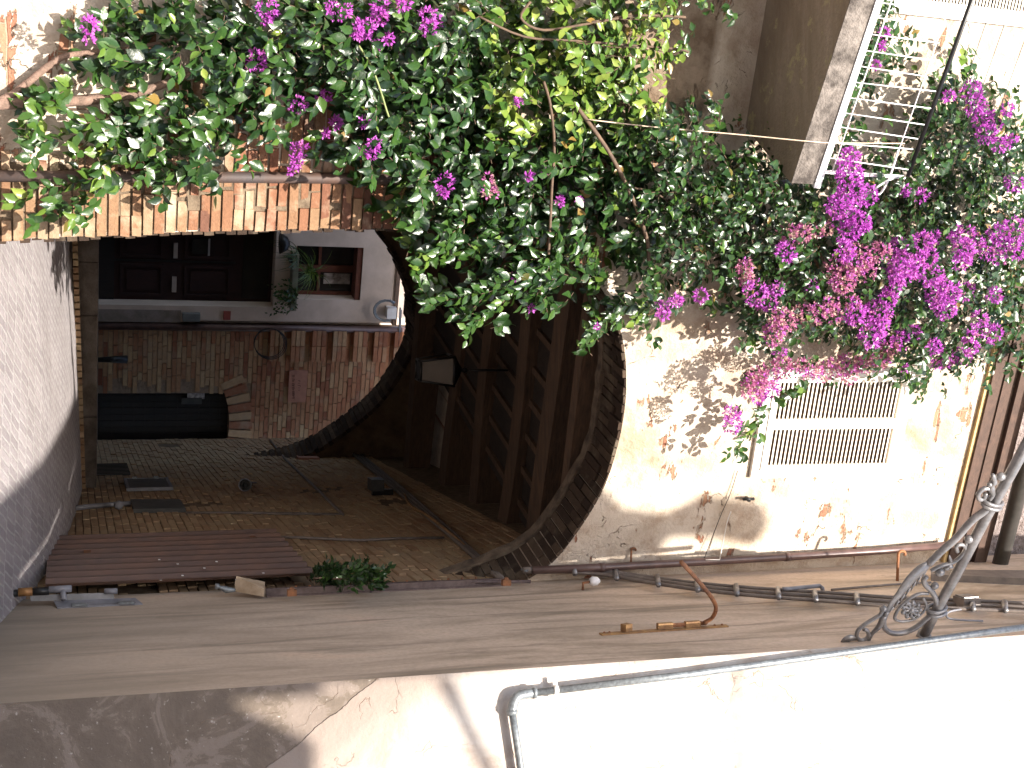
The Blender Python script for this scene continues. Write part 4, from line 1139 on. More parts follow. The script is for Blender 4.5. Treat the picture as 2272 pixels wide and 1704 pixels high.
g = MB(); g.tube([Nh(T9, 730, 1125, 0.06), Nh(T9, 760, 1125, 0.06), Nh(T9, 960, 1105, 0.06), Nh(T9, 975, 1120, 0.05), Nh(T9, 978, 1140, 0.02)], 0.015, 8)
tag(g.build('pale_conduit', M['palepvc']), 'short pale blue-grey conduit beside the bundle on the shaded wall', 'conduit')
# iron rail at the corner
ir = thing('shutter_rail', Nh(T8, 600, 1100), 'long rusty steel rail with bolts standing at the far edge of the shaded wall', 'rail')
g = MB(); a0 = Nh(T7, 1630, 1160, 0.0); a1 = Nh(T8, 1150, 1090, 0.0)
g.hexa([a0, a0+NN*0.045, a0+NN*0.045-DN*0.03, a0-DN*0.03], [a1, a1+NN*0.04, a1+NN*0.04-DN*0.03, a1-DN*0.03])
g.box(a0-DN*0.05, a1-a0, DN*0.02, NN*-0.04)
g.tube([Nh(T7, 1640, 1130, 0.04), Nh(T8, 700, 1082, 0.04), Nh(T8, 1320, 1080, 0.03)], 0.012, 6)
g.build('rail', simple('grey_rusty_steel', (0.16,0.12,0.11), (0.10,0.07,0.065), 0.7, 0.3, 20, 0.3, 0.003), ir)
for i in range(14):
    p = Nh(T8, -120+i*85, 1112-i*4.2, 0.05); g = MB(); g.ball(p, 0.011, n=6); g.build('bolt', M['rust'], ir)
for (T_, x_, y_) in ((T7, 1790, 1148), (T8, 1170, 1085)):
    g = MB(); p = Nh(T_, x_, y_, 0.06); g.cbox(p, DN*0.04, UPZ*0.06, NN*0.04); g.ball(p+NN*0.02, 0.02); g.build('latch', M['rust'], ir)
g = MB(); g.prism([Nh(T7, 1450, 1092, 0.02), Nh(T7, 1440, 1140, 0.02), Nh(T7, 1620, 1172, 0.02), Nh(T7, 1625, 1125, 0.02)], NN, 0.05)
tag(g.build('wooden_block', simple('bleached_wood', (0.46,0.36,0.26), (0.30,0.22,0.14), 0.9, 0, 12, 0.5, 0.01)), 'bleached wooden block fixed under the foot of the rusty rail', 'block')
g = MB(); g.tube([Nh(T7, 1320, 1108, 0.05), Nh(T7, 1340, 1110, 0.05), Nh(T7, 1345, 1112, 0.05), Nh(T7, 1390, 1130, 0.05), Nh(T7, 1445, 1132, 0.05)], [0.02, 0.02, 0.01, 0.024, 0.01], 8)
tag(g.build('door_bolt', M['galv']), 'grey metal door bolt just below the wooden block', 'bolt')
# water pipes at the bottom
wp = thing('water_pipe', Nh(T7, 100, 1150), 'dark water pipe with brass union and grey cap at the foot of the shaded wall', 'pipe')
def npipe(name, pts_, r, mt): 
    g = MB(); g.tube([Nh(T7, x_, y_, 0.05) for x_, y_ in pts_], r, 10); g.build(name, mt, wp)
npipe('pipe', [(-60, 1162), (110, 1150)], 0.024, M['black']); npipe('brass_union', [(112, 1146), (200, 1140)], 0.028, simple('brass', (0.40,0.22,0.07), (0.25,0.12,0.05), 0.5, 0.5))
npipe('pipe', [(200, 1142), (300, 1136)], 0.026, M['black']); npipe('grey_cap', [(300, 1130), (440, 1122)], 0.024, M['palepvc'])
npipe('elbow', [(385, 1125), (392, 1190)], 0.018, M['palepvc']); npipe('stub', [(640, 1140), (720, 1138)], 0.02, M['palepvc'])
g = MB(); g.prism([Nh(T7, 185, 1182, 0.0), Nh(T7, 190, 1200, 0.0), Nh(T7, 700, 1185, 0.0), Nh(T7, 690, 1165, 0.0)], NN, 0.02)
tag(g.build('slotted_bracket', simple('slotted_steel', (0.26,0.26,0.27), (0.18,0.18,0.18), 0.5, 0.4)), 'grey slotted steel strip above the pipe foot on the shaded wall', 'bracket')
mh = thing('meter_hatch', Nh(T7, 600, 1215), 'flat steel meter hatch with pale frame set in the shaded near wall', 'hatch')
g = MB(); g.prism([Nh(T7, 330, 1205, 0.0), Nh(T7, 352, 1246, 0.0), Nh(T7, 875, 1222, 0.0), Nh(T7, 830, 1186, 0.0)], NN, 0.008); g.build('frame', M['palepvc'], mh)
g = MB(); g.prism([Nh(T7, 375, 1210, 0.008), Nh(T7, 390, 1232, 0.008), Nh(T7, 835, 1213, 0.008), Nh(T7, 810, 1193, 0.008)], NN, 0.006); g.build('hatch_door', M['sheetgrey'], mh)
for (a_, b2) in ((440, 1228), (725, 1216)):
    g = MB(); g.prism([Nh(T7, a_, b2-6, 0.014), Nh(T7, a_+5, b2+4, 0.014), Nh(T7, a_+98, b2, 0.014), Nh(T7, a_+92, b2-8, 0.014)], NN, 0.012); g.build('hinge', M['galv'], mh)
# insulator
ins = thing('insulator', Nh(T8, 1690, 1120), 'white porcelain insulator on a rusty peg in the shaded wall', 'insulator')
g = MB(); p0 = Nh(T8, 1640, 1132, 0.0); g.tube([p0, p0+NN*0.05, p0+NN*0.06+UPZ*0.07], 0.010, 6); g.build('peg', M['rust'], ins)
g = MB(); p1 = p0+NN*0.06+UPZ*0.05; g.tube([p1, p1+UPZ*0.02, p1+UPZ*0.055, p1+UPZ*0.075], [0.02, 0.034, 0.030, 0.012], 12); g.build('porcelain', M['whitemetal'], ins)
g = MB(); p0 = Nh(T8, 1270, 1010, 0.05); g.tube([p0+(DN*math.cos(a_)+UPZ*math.sin(a_))*0.035 for a_ in [i*0.5 for i in range(7)]], 0.008, 6)
tag(g.build('eye_ring', M['galv']), 'open metal ring at the lower end of the conduit bundle', 'ring')
# iron hooks
for (T_, xb, yb2, xt, yt, sc_, lab) in ((T9, 1435, 1075, 1425, 940, 1.0, 'tall rusty hook standing out of the shaded wall near the bracket'), (T8, 1935, 985, 1930, 940, 0.6, 'small rusty hook below the corner downpipe')):
    a0 = Nh(T_, xb, yb2, 0.0); a1 = a0+NN*0.20*sc_
    g = MB(); pts = [a0, a1-NN*0.01]+[a1+NN*(0.022*math.sin(a_))*sc_+UPZ*(0.030-0.030*math.cos(a_))*sc_ for a_ in (0.5, 1.1, 1.8, 2.5, 3.2, 3.9)]
    g.tube(pts, 0.010*sc_+0.002, 6); tag(g.build('wall_hook', M['rust']), lab, 'hook')
# rusty awning arm
aw = thing('awning_bracket', Nh(T9, 150, 1370), 'rusty bent steel arm on a long screwed plate on the shaded wall', 'bracket')
g = MB(); a0 = Nh(T8, 1740, 1402, 0.0); a1 = Nh(T9, 380, 1350, 0.0)
g.box(a0, a1-a0, DN*(-0.045), NN*0.010); g.build('plate', M['rustpaint'], aw)
for t_ in (0.03, 0.07, 0.90, 0.96):
    g = MB(); g.ball(a0.lerp(a1, t_)-DN*0.02+NN*0.012, 0.009, n=6); g.build('screw', M['rust'], aw)
s0 = a0.lerp(a1, 0.46)+NN*0.03-DN*0.02; s1 = a0.lerp(a1, 0.80)+NN*0.03-DN*0.02
q1 = PL_N.hit(T9(300, 1300), 0.08); q2 = PL_N.hit(T9(322, 1240), 0.16); q3 = PL_N.hit(T9(290, 1170), 0.26); q4 = PL_N.hit(T9(200, 1060), 0.42); q5 = PL_N.hit(T9(110, 960), 0.56)
g = MB(); g.tube(smooth_path([s0, s1, PL_N.hit(T9(255, 1328), 0.045), q1, q2, q3, q4, q5]), 0.013, 8); g.build('bent_arm', M['rust'], aw)
for t_ in (0.50, 0.72):
    c0 = a0.lerp(a1, t_)+NN*0.03-DN*0.02; g = MB(); g.cbox(c0, (a1-a0).normalized()*0.10, DN*0.032, NN*0.036); g.build('clamp', M['rustpaint'], aw)
c0 = a0.lerp(a1, 0.20)+NN*0.035-DN*0.02; g = MB(); g.cbox(c0, UPZ*0.05+DN*0.02, DN*0.04-UPZ*0.02, NN*0.045); g.build('stop_block', M['rustpaint'], aw)
# junction box at top right
jx = thing('junction_box', Nh(T9, 1850, 1200), 'grey junction box with looped cable on the conduits beside the bracket', 'junction box')
g = MB(); c0 = Nh(T9, 1860, 1205, 0.05); g.cbox(c0, UPZ*0.13, DN*0.12, NN*0.07); g.build('box', M['cable'], jx)
g = MB(); g.cbox(c0+NN*0.04, UPZ*0.11, DN*0.10, NN*0.01); g.build('lid', M['iron'], jx)
g = MB(); g.tube(smooth_path([Nh(T9, 1860, 1245, 0.05), Nh(T9, 1760, 1262, 0.05), Nh(T9, 1735, 1290, 0.04), Nh(T9, 1780, 1312, 0.02), Nh(T9, 1960, 1322, 0.01)]), 0.007, 6); g.build('looped_cable', M['palepvc'], jx)
g = MB(); g.prism([Nh(T9, 1640, 1045, 0.0), Nh(T9, 1640, 1075, 0.0), Nh(T9, 2300, 1105, 0.0), Nh(T9, 2300, 1050, 0.0)], NN, 0.05)
tag(g.build('cable_trunking', M['cable']), 'long grey-brown cable trunking behind the ornate bracket', 'trunking')
g = MB(); g.tube([Nh(T9, 1030, 1130, 0.015), Nh(T9, 1400, 1098, 0.015), Nh(T9, 1640, 1085, 0.015)], 0.009, 6)
tag(g.build('thin_wall_cable', M['cable']), 'thin cable on the shaded wall leading to the trunking', 'cable')
# galvanised pipe on the white front
gp = thing('galvanised_pipe', Wh(D, 1110, 1500), 'bright galvanised pipe with elbow framing the whitewashed front wall', 'pipe')
so_ = 0.055
el = Wh(D, 1112, 1503, so_)
vt = [el] 
g = MB()
upt = [Wh(D, x_, y_, so_) for x_, y_ in ((1150, 1497), (1500, 1455), (1820, 1410), (2100, 1370), (2300, 1343))]
rgt = [Wh(D, x_, y_, so_) for x_, y_ in ((1106, 1535), (1116, 1600), (1128, 1680), (1145, 1780))]
g.tube([upt[0]]+upt[1:], 0.0205, 12); g.build('riser', M['galv'], gp)
g = MB(); g.tube(rgt, 0.0205, 12); g.build('branch', M['galv'], gp)
g = MB(); g.tube(smooth_path([upt[0]+UPZ*0.02, upt[0], el+UPZ*0.012+DW*0.006, rgt[0], rgt[0]+DW*0.02]), 0.027, 12)
g.tube([upt[0], upt[0]+UPZ*0.02], 0.031, 12); g.tube([rgt[0], rgt[0]+DW*0.02], 0.031, 12); g.build('elbow', M['galv'], gp)
cl = Wh(D, 1200, 1490, so_)
g = MB(); g.tube([cl-UPZ*0.012, cl+UPZ*0.012], 0.026, 12); g.cbox(cl-NW*0.0, UPZ*0.024, DW*0.10, NW*0.006); g.tube([cl-NW*0.05, cl], 0.007, 6); g.build('clamp', M['offwhite'], gp)

# ---------------------------------------------------------------- ornate lamp bracket
A0 = Nh(TB, 805, 1468, 0.0)
A0 = V((CW.x, CW.y, 0)) if False else A0
# direction in which the arm is level
best = None
for i in range(-5, 86):
    a_ = math.radians(i); d = V((-math.cos(a_), -math.sin(a_), 0))
    plq = Plane(A0, V((d.y, -d.x, 0)))
    p = plq.hit(TB(1590, 0))
    if (p-A0).length < 3 and (best is None or abs(p.z-A0.z) < best[0]): best = (abs(p.z-A0.z), d, p)
DA = best[1]; PQ = Plane(A0, V((DA.y, -DA.x, 0)))
q = lambda x, y: PQ.hit(TB(x, y))
lb = thing('lamp_bracket', A0, 'ornate grey wrought-iron lamp bracket with scrolls and rosette reaching over the alley', 'bracket')
sc1 = 1.15*(q(1000, 1000)-q(1040, 1000)).length/40      # metres per reading unit
g = MB(); e_ = q(1590, 0); g.tube([A0-DA*0.02, q(910, 1250), q(1130, 850), q(1400, 330), e_, e_+DA*0.5], sc1*34, 14); g.build('main_arm', M['iron'], lb)
g = MB(); g.tube([A0-DA*0.03, A0+DA*0.02], sc1*48, 14); g.build('wall_rose', M['iron'], lb)
g = MB(); g.tube(smooth_path([q(1400, 300), q(1340, 350), q(1240, 425), q(1100, 580), q(960, 705), q(850, 815)]), sc1*25, 10); g.build('brace', M['iron'], lb)
g = MB(); g.tube(smooth_path([q(850, 815), q(800, 850), q(700, 940), q(600, 1070), q(520, 1170), q(475, 1250)]), [sc1*r for r in [26, 30, 36, 42, 46, 48, 48, 46, 44, 42, 40, 36, 32, 30, 27, 24, 22, 20, 18, 16, 15]], 10, flat=0.4)
for k_ in range(7):
    a0 = q(830-50*k_, 850+58*k_); g.tube([a0, q(790-50*k_, 960+50*k_)], [sc1*12, sc1*3], 6)
g.build('acanthus_leaf', M['iron'], lb)
g = MB(); g.tube(smooth_path([q(475, 1240), q(450, 1310), q(452, 1380), q(510, 1430), q(610, 1435), q(720, 1395), q(820, 1315), q(895, 1245), q(925, 1180), q(910, 1115), q(880, 1060), q(830, 1010), q(808, 965), q(830, 925)]), sc1*19, 8); g.ball(q(905, 1010), sc1*28); g.tube(smooth_path([q(870, 1040), q(895, 1020), q(905, 1005)]), sc1*10, 6); g.build('drop_scroll', M['iron'], lb)
g = MB(); g.tube(smooth_path([q(440, 1215), q(420, 1265), q(370, 1300), q(280, 1355), q(215, 1415), q(208, 1475), q(255, 1500), q(310, 1465), q(300, 1415), q(268, 1400)]), sc1*14, 8); g.ball(q(445, 1215), sc1*26)
g.tube(smooth_path([q(450, 1275), q(410, 1370), q(345, 1440), q(300, 1520)]), [sc1*r for r in (24, 24, 22, 20, 20, 18, 16, 14, 14, 14, 14, 16, 18)], 8)
g.tube(smooth_path([q(230, 1490), q(160, 1480), q(110, 1490), q(65, 1520)]), [sc1*r for r in (12, 16, 20, 26, 32, 36, 36, 34, 30, 26, 20, 14, 8)], 8, flat=0.5); g.build('tail_scroll', M['iron'], lb)
g = MB(); g.tube(smooth_path([q(850, 1080), q(790, 1078), q(720, 1100), q(640, 1155), q(580, 1220), q(545, 1290), q(560, 1320)]), sc1*11, 6)
g.tube(smooth_path([q(800, 1120), q(830, 1180), q(800, 1250), q(720, 1310), q(620, 1330), q(560, 1320)]), sc1*9, 6); g.build('rosette_ring', M['iron'], lb)
g = MB(); c0 = V((695, 1225, 0))
for k_ in range(9):
    a_ = k_*2*math.pi/9; x_, y_ = c0.x+78*math.cos(a_), c0.y+68*math.sin(a_)
    g.tube(smooth_path([q(c0.x+15*math.cos(a_), c0.y+15*math.sin(a_)), q(c0.x+50*math.cos(a_+.2), c0.y+46*math.sin(a_+.2)), q(x_, y_), q(c0.x+60*math.cos(a_+.45), c0.y+55*math.sin(a_+.45))]), sc1*11, 6)
    g.ball(q(x_, y_), sc1*18, n=6)
g.ball(q(c0.x, c0.y), sc1*26); g.build('rosette', M['iron'], lb)
g = MB(); g.tube(smooth_path([q(870, 875), q(960, 832), q(1070, 800), q(1140, 745), q(1185, 680), q(1150, 640), q(1100, 655), q(1110, 705)]), sc1*13, 8); g.ball(q(1212, 592), sc1*30); g.ball(q(950, 885), sc1*34); g.ball(q(1040, 830), sc1*24, jit=.2); g.ball(q(1010, 850), sc1*20, jit=.2)
g.tube(smooth_path([q(1185, 670), q(1190, 630), q(1205, 600)]), sc1*10, 6); g.tube([q(1050, 790), q(1035, 735)], [sc1*14, sc1*4], 6); g.build('inner_scroll', M['iron'], lb)
PQn = PQ.n
def collar(x0, y0, x1, y1):
    a0, a1 = q(x0, y0), q(x1, y1); g = MB(); m_ = (a0+a1)/2; L = (a1-a0).length/2; ax = (a1-a0).normalized(); th = PQn
    g.tube([m_+ax*L*math.cos(t_)+th*L*0.55*math.sin(t_) for t_ in [i*math.pi/8 for i in range(17)]], sc1*13, 8, cap=False); g.build('collar', M['iron'], lb)
collar(1345, 245, 1508, 262); collar(1338, 282, 1492, 300); collar(840, 1228, 1005, 1195); collar(848, 1262, 1000, 1238)
g = MB(); g.tube(smooth_path([q(1395, 240), q(1432, 185), q(1400, 142), q(1345, 140), q(1298, 185), q(1308, 235), q(1350, 222), q(1362, 180)]), sc1*15, 8)
g.tube(smooth_path([q(1425, 200), q(1415, 120), q(1440, 70), q(1425, 10)]), [sc1*r for r in (12, 16, 20, 24, 20, 16, 20, 24, 20, 16, 18, 14, 10)], 8); g.ball(q(1500, 30), sc1*30); g.ball(q(1400, 100), sc1*18)
g.build('upper_scroll', M['iron'], lb)

# ---------------------------------------------------------------- left side: drainpipe, balcony, rack
g = MB(); pts = [PL_F.hit(D(x_, y_), 0.05) for x_, y_ in ((-80, 380), (250, 382), (500, 383), (700, 385), (860, 387), (1050, 392), (1250, 398))]
g.tube(pts, 0.034, 14)
pj = [PL_F.hit(D(x_, 383), 0.05) for x_ in (345, 368, 395)]
g.tube([pj[0]-UPZ*0.0, pj[1]], 0.042, 14); g.tube([pj[2], pj[2]+UPZ*0.04], 0.040, 14)
g.tube([PL_F.hit(D(455, 383), 0.05), PL_F.hit(D(468, 383), 0.05)], 0.040, 14)
tag(g.build('drainpipe', M['leftpipe']), 'rust-mottled drainpipe climbing the brick pier left of the archway', 'pipe')

balc = thing('balcony', PL_F.hit(D(1600, 150)), 'worn concrete balcony slab with lichen edge at top left behind the vines', 'balcony')
ZS = PL_F.hit(D(1612, 265)).z
PZ = Plane((0, 0, ZS), (0, 0, 1))
tip = PZ.hit(D(1708, 395)); fe = PZ.hit(D(1842, -20)); fe2 = tip+(fe-tip)*1.9
inn = PZ.hit(D(1600, 262)); inn2 = inn - DF*3.0
ST = 0.16
g = MB(); g.prism([inn-NF*0.0, tip, fe2, inn2], UPZ, ST); g.build('slab', M['concrete'], balc)
g = MB(); g.prism([tip+V((0,0,0.002)), fe2+V((0,0,0.002)), fe2+UPZ*(ST-0.002), tip+UPZ*(ST-0.002)], NF, 0.006); g.build('slab_edge', simple('lichened_edge', (0.22,0.19,0.165), (0.055,0.045,0.038), 0.95, 0, 9, 0.9, 0.02), balc)
dE = (fe2-tip).normalized(); nE = V((dE.y, -dE.x, 0)); 
if nE.dot(NF) < 0: nE = -nE
g = MB(); g.box(tip+UPZ*(ST+0.002)-nE*0.02+dE*(-0.02), dE*3.2, UPZ*0.045, nE*0.035); 
g.box(inn+UPZ*(ST+0.002), tip-inn, UPZ*0.045, dE*0.02); g.build('white_sill_strip', M['whitemetal'], balc)
PE = Plane(tip, nE)
E = lambda T_, x, y, o=0.0: PE.hit(T_(x, y), o)
rl = MB(); a0 = E(T3, 1500, 1080, -0.02); rl.tube([a0, a0+(E(T3, 1895, -10, -0.02)-a0)*1.25], 0.014, 8); rl.build('handrail', M['black'], balc)
g = MB(); g.box(E(T3, 875, 1045, -0.03), E(T3, 1470, 1085, -0.03)-E(T3, 875, 1045, -0.03), dE*0.012, nE*0.03); g.build('end_rail', M['whitemetal'], balc)
g = MB()
g.tube([E(T3, 1800, 1310, -0.4), E(T3, 1140, 800, -0.4)], 0.015, 8); g.build('strut', simple('grey_strut', (0.22,0.19,0.17), (0.15,0.13,0.11), 0.7), balc)
# white wire rack
rk_ = thing('wire_rack', E(T3, 1100, 900), 'white wire rack fixed to the balcony edge', 'rack')
def bar2(a_, b2, r=0.0055): 
    g.tube([a_, b2], r, 6)
g = MB()
g.tube([E(T3, 1035, 1055), E(T3, 1190, 600), E(T3, 1405, -10)], 0.0045, 6); g.build('long_bar', M['whitemetal'], rk_); g = MB(); g.tube([E(T3, 1380, 1100), E(T3, 1600, 480), E(T3, 1770, -10)], 0.0045, 6); g.build('long_bar', M['whitemetal'], rk_); g = MB()
g.tube(smooth_path([E(T3, 1440, 920), E(T3, 1385, 1090), E(T3, 1325, 1190), E(T3, 1290, 1170), E(T3, 1350, 1120), E(T3, 1445, 1080)]), 0.008, 6)
g.tube([E(T3, 1265, 1075), E(T3, 1445, 1080)], 0.009, 6); g.build('end_loop', M['whitemetal'], rk_)
for (x0_, y0_, x1_, y1_) in ((1290,10,1640,60),(1300,108,1720,160),(1250,208,1690,262),(1225,308,1660,372),(1130,395,1620,470),(1155,503,1670,560),(1120,597,1640,665),(1090,690,1600,765),(990,765,1560,852),(1020,875,1530,915),(990,965,1500,1040)):
    g = MB(); g.tube([E(T3, x0_, y0_), E(T3, x1_, y1_)], 0.004, 6); g.build('cross_wire', M['whitemetal'], rk_)
# clotheslines
cl_d = [((2030, -10), (1640, 1130)), ((2090, 155), (1730, 1180)), ((2225, 220), (1840, 1290))]
for i, (a_, b2) in enumerate(cl_d):
    g = MB(); g.tube([E(T3, *a_, -0.05), E(T3, *b2, -0.05)], 0.0025, 5)
    tag(g.build('clothesline', M['black']), ('thin dark clothesline nearest the black handrail', 'middle thin dark clothesline above the balcony', 'thin dark clothesline farthest above the black handrail')[i], 'clothesline', 'clotheslines over the balcony')
g = MB(); g.tube(smooth_path([PL_F.hit(D(1270, 258), 0.55), PL_F.hit(D(1400, 273), 0.60), PL_F.hit(D(1590, 290), 0.68), E(T3, 900, 868, 0.04), E(T3, 1040, 876, 0.03), E(T3, 1480, 880, 0.03)]), 0.004, 6)
tag(g.build('tied_cord', M['cord']), 'pale cord stretched from the vines up to the balcony rack', 'cord')
# wires across the sunlit wall near the corner
g = MB(); g.tube(smooth_path([PL_F.hit(T9(250, 940), 0.05), PL_F.hit(T9(345, 690), 0.03), PL_F.hit(T9(410, 540), 0.02), PL_F.hit(T9(455, 400), 0.02)]), 0.0028, 5)
tag(g.build('thin_wall_wire', M['black']), 'thin dark wire crossing the sunlit wall beside the corner downpipe', 'wire')
g = MB(); g.tube(smooth_path([PL_F.hit(T9(345, 945), 0.09), PL_F.hit(T9(390, 720), 0.06), PL_F.hit(T9(415, 650), 0.04)]), 0.004, 5)
g.tube([PL_F.hit(T9(260, 945), 0.09), PL_F.hit(T9(345, 945), 0.09)], 0.004, 5)
tag(g.build('white_wire', M['offwhite']), 'pale wire tied round the corner downpipe', 'wire')
# insulator bolt on the wall
g = MB(); p = PL_F.hit(T9(500, 555), 0.0); g.box(p, NF*0.06, DF*0.02, UPZ*0.02); g.tube([p+NF*0.05-UPZ*0.04, p+NF*0.05+UPZ*0.05], 0.012, 6)
tag(g.build('wall_anchor', M['black']), 'small black iron anchor at the cracked plaster right of the shutter', 'anchor')

# ---------------------------------------------------------------- the bougainvillea
MAP = [
#0123456789012345678901234567890123456789012345
"     ++#######################+++     ##      ",
"    +####################++++++       ##      ",
"   +########################+++      ###  ++  ",
"   +    +###################++       ##   ++  ",
" ++  +++ ++### ##############        #  +####+",
" ++++#######+  ##############+##     ++ +####+",
" +++++####+   +################++ +++++++#####",
"   ++++###     ++##############+###+++++######",
" ++ ++           +############################",
"  ++             ++###########################",
"                  +###########################",
"                  +++####+++##################",
"                   +++####++ +++##############",
"                   ++#++  ++##+++#############",
"                    ++    +++    #############",
"                          +      +++++########",
"                                 +++++++##++  ",
"                                 +++          ",
"                                ++            ",
"                                ++            ",
]
bg_loc = PL_F.hit(D(0, 210))
bougain = thing('bougainvillea', bg_loc, 'large climbing bougainvillea with dark green leaves and magenta flowers over the archway', 'climbing plant')
# trunks
g = MB(); tr = [PL_F.hit(T1(x_, y_), 0.10) for x_, y_ in ((-60, 640), (100, 632), (400, 622), (620, 605), (800, 580), (950, 535), (1080, 490), (1300, 430), (1600, 400), (1900, 420))]
g.tube(smooth_path(tr), [0.036-0.0006*i for i in range(37)], 10); g.build('trunk', M['bark'], bougain)
g = MB(); tr = [PL_F.hit(T1(x_, y_), 0.09) for x_, y_ in ((-60, 640), (60, 590), (180, 500), (290, 410), (400, 345), (540, 325), (800, 300), (1100, 240))]
g.tube(smooth_path(tr), [0.024-0.0004*i for i in range(29)], 10); g.build('trunk', M['bark'], bougain)
stems = [
 ([T2(1320, 10), T2(1260, 110), T2(1400, 185), T2(1700, 140), T2(1980, 95), T2(2270, 105)], 0.008, 'stem'),
 ([T2(1000, 100), T2(1280, 225), T2(1600, 250), T2(1900, 275), T2(2212, 300), T2(2290, 320)], 0.007, 'stem'),
 ([T2(1400, 500), T2(1440, 640), T2(1465, 880), T2(1450, 1150), T2(1440, 1380), T2(1430, 1560)], 0.009, 'stem'),
 ([T2(1600, 650), T2(1780, 900), T2(1900, 1120), T2(1990, 1330), T2(2040, 1500), T2(2045, 1600)], 0.013, 'stem'),
 ([T2(1920, 1150), T2(2080, 1180), T2(2212, 1280)], 0.006, 'stem'),
 ([T2(265, 280), T2(340, 400), T2(400, 560), T2(440, 690), T2(470, 760)], 0.006, 'greenstem'),
 ([T1(-20, 660), T1(200, 655), T1(420, 668), T1(600, 670)], 0.006, 'stem'),
]
for k_, (pts, r, mt_) in enumerate(stems):
    g = MB(); g.tube(smooth_path([PL_F.hit(p, 0.50 if k_ < 6 else 0.12) for p in pts]), r, 7); g.build('stem', M[mt_], bougain)

fol = MB(); twig = MB()
OUT = (NF*0.55 + V((0.0, -0.25, 0.45)))
def shoot(p, d, L, n, size, cbase, droop=0.10):
    step = L/n; side = 1
    for k in range(n):
        p2 = p + d*step
        if k % 2 == 0 and n > 4: twig.tube([p, p2], 0.0025, 4, cap=False)
        sd_ = d.cross(OUT).normalized()*side; side = -side
        tip = (sd_*0.9 + d*0.7 + V((0, 0, -0.45)) + rv(0.45))
        nr = OUT*1.0 + rv(0.75)
        sz = size*random.uniform(0.65, 1.15)*(1.0-0.35*k/n)
        col = max(0, min(1, random.gauss(cbase+0.35*max(0, k/n-0.5), 0.15)))
        leaf(fol, p2, tip, nr, sz, col)
        d = (d + V((0, 0, -droop)) + rv(0.10)).normalized(); p = p2
    return p
random.seed(11)
nleaf = 0
for r_i, row in enumerate(MAP):
    for c_i, ch_ in enumerate(row):
        if ch_ == ' ': continue
        px0, py0 = c_i*50, r_i*50
        dense = ch_ == '#'
        upper = c_i >= 29
        right = upper and r_i >= 8
        # light yellow-green growth around the centre top, dark elsewhere
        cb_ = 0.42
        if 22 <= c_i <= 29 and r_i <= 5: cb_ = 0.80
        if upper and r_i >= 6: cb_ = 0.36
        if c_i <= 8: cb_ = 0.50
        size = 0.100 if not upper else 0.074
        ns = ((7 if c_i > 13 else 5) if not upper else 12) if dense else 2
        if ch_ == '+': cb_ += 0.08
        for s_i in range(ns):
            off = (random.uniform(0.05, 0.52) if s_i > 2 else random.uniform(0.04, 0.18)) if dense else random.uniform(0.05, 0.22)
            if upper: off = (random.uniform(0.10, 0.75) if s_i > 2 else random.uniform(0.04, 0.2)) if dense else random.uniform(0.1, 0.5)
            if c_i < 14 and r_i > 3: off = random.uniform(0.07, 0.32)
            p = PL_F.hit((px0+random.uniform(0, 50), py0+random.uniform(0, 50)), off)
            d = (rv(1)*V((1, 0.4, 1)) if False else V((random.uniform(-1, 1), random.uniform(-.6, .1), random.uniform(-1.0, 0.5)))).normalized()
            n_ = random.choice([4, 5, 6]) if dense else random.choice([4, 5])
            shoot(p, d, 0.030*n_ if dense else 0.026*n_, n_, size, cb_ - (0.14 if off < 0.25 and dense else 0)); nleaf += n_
# named dangling sprays (start, end, offset, leaf count, colour)
sprays = [
 ((T1(700, 930), T1(420, 1310)), 0.14, 16, 0.55), ((T1(620, 1100), T1(180, 1160)), 0.14, 12, 0.5), ((T1(1000, 940), T1(840, 1100)), 0.14, 8, 0.6),
 ((T2(1700, 130), T2(2190, 100)), 0.5, 12, 0.78), ((T2(1600, 260), T2(2270, 330)), 0.5, 18, 0.74), ((T2(1700, 330), T2(2212, 380)), 0.45, 12, 0.72),
 ((T5(900, 60), T5(600, 330)), 0.42, 18, 0.55), ((T5(1100, 60), T5(950, 230)), 0.42, 11, 0.5), ((T5(1500, 230), T5(910, 700)), 0.45, 30, 0.45), ((T5(1350, 330), T5(720, 540)), 0.45, 26, 0.42),
 ((T5(1440, 240), T5(1290, 590)), 0.45, 14, 0.42), ((T5(1640, 100), T5(1700, 280)), 0.4, 10, 0.62), ((T5(2100, 340), T5(1940, 660)), 0.35, 20, 0.6), ((T5(1900, 460), T5(1640, 770)), 0.35, 20, 0.42),
 ((T5(1550, 60), T5(1590, 260)), 0.4, 10, 0.5), ((T2(560, 980), T2(470, 1290)), 0.3, 12, 0.58), ((T2(900, 1250), T2(620, 1300)), 0.3, 14, 0.5),
 ((T3(0, 1280), T3(520, 1100)), 0.55, 20, 0.72), ((T3(250, 1260), T3(430, 1200)), 0.55, 8, 0.75), ((T3(1860, 500), T3(1830, 330)), 0.5, 9, 0.7),
 ((T6(640, 1150), T6(470, 1390)), 0.3, 14, 0.55), ((T6(900, 1020), T6(740, 1110)), 0.3, 12, 0.5), ((T6(1400, 920), T6(1500, 960)), 0.3, 8, 0.5),
 ((T3(2000, 1000), T3(1900, 1240)), 0.4, 12, 0.72), ((T1(250, 640), T1(150, 860)), 0.14, 9, 0.62), ((T1(520, 760), T1(650, 920)), 0.14, 9, 0.68), ((T1(860, 780), T1(990, 820)), 0.16, 8, 0.62),
]
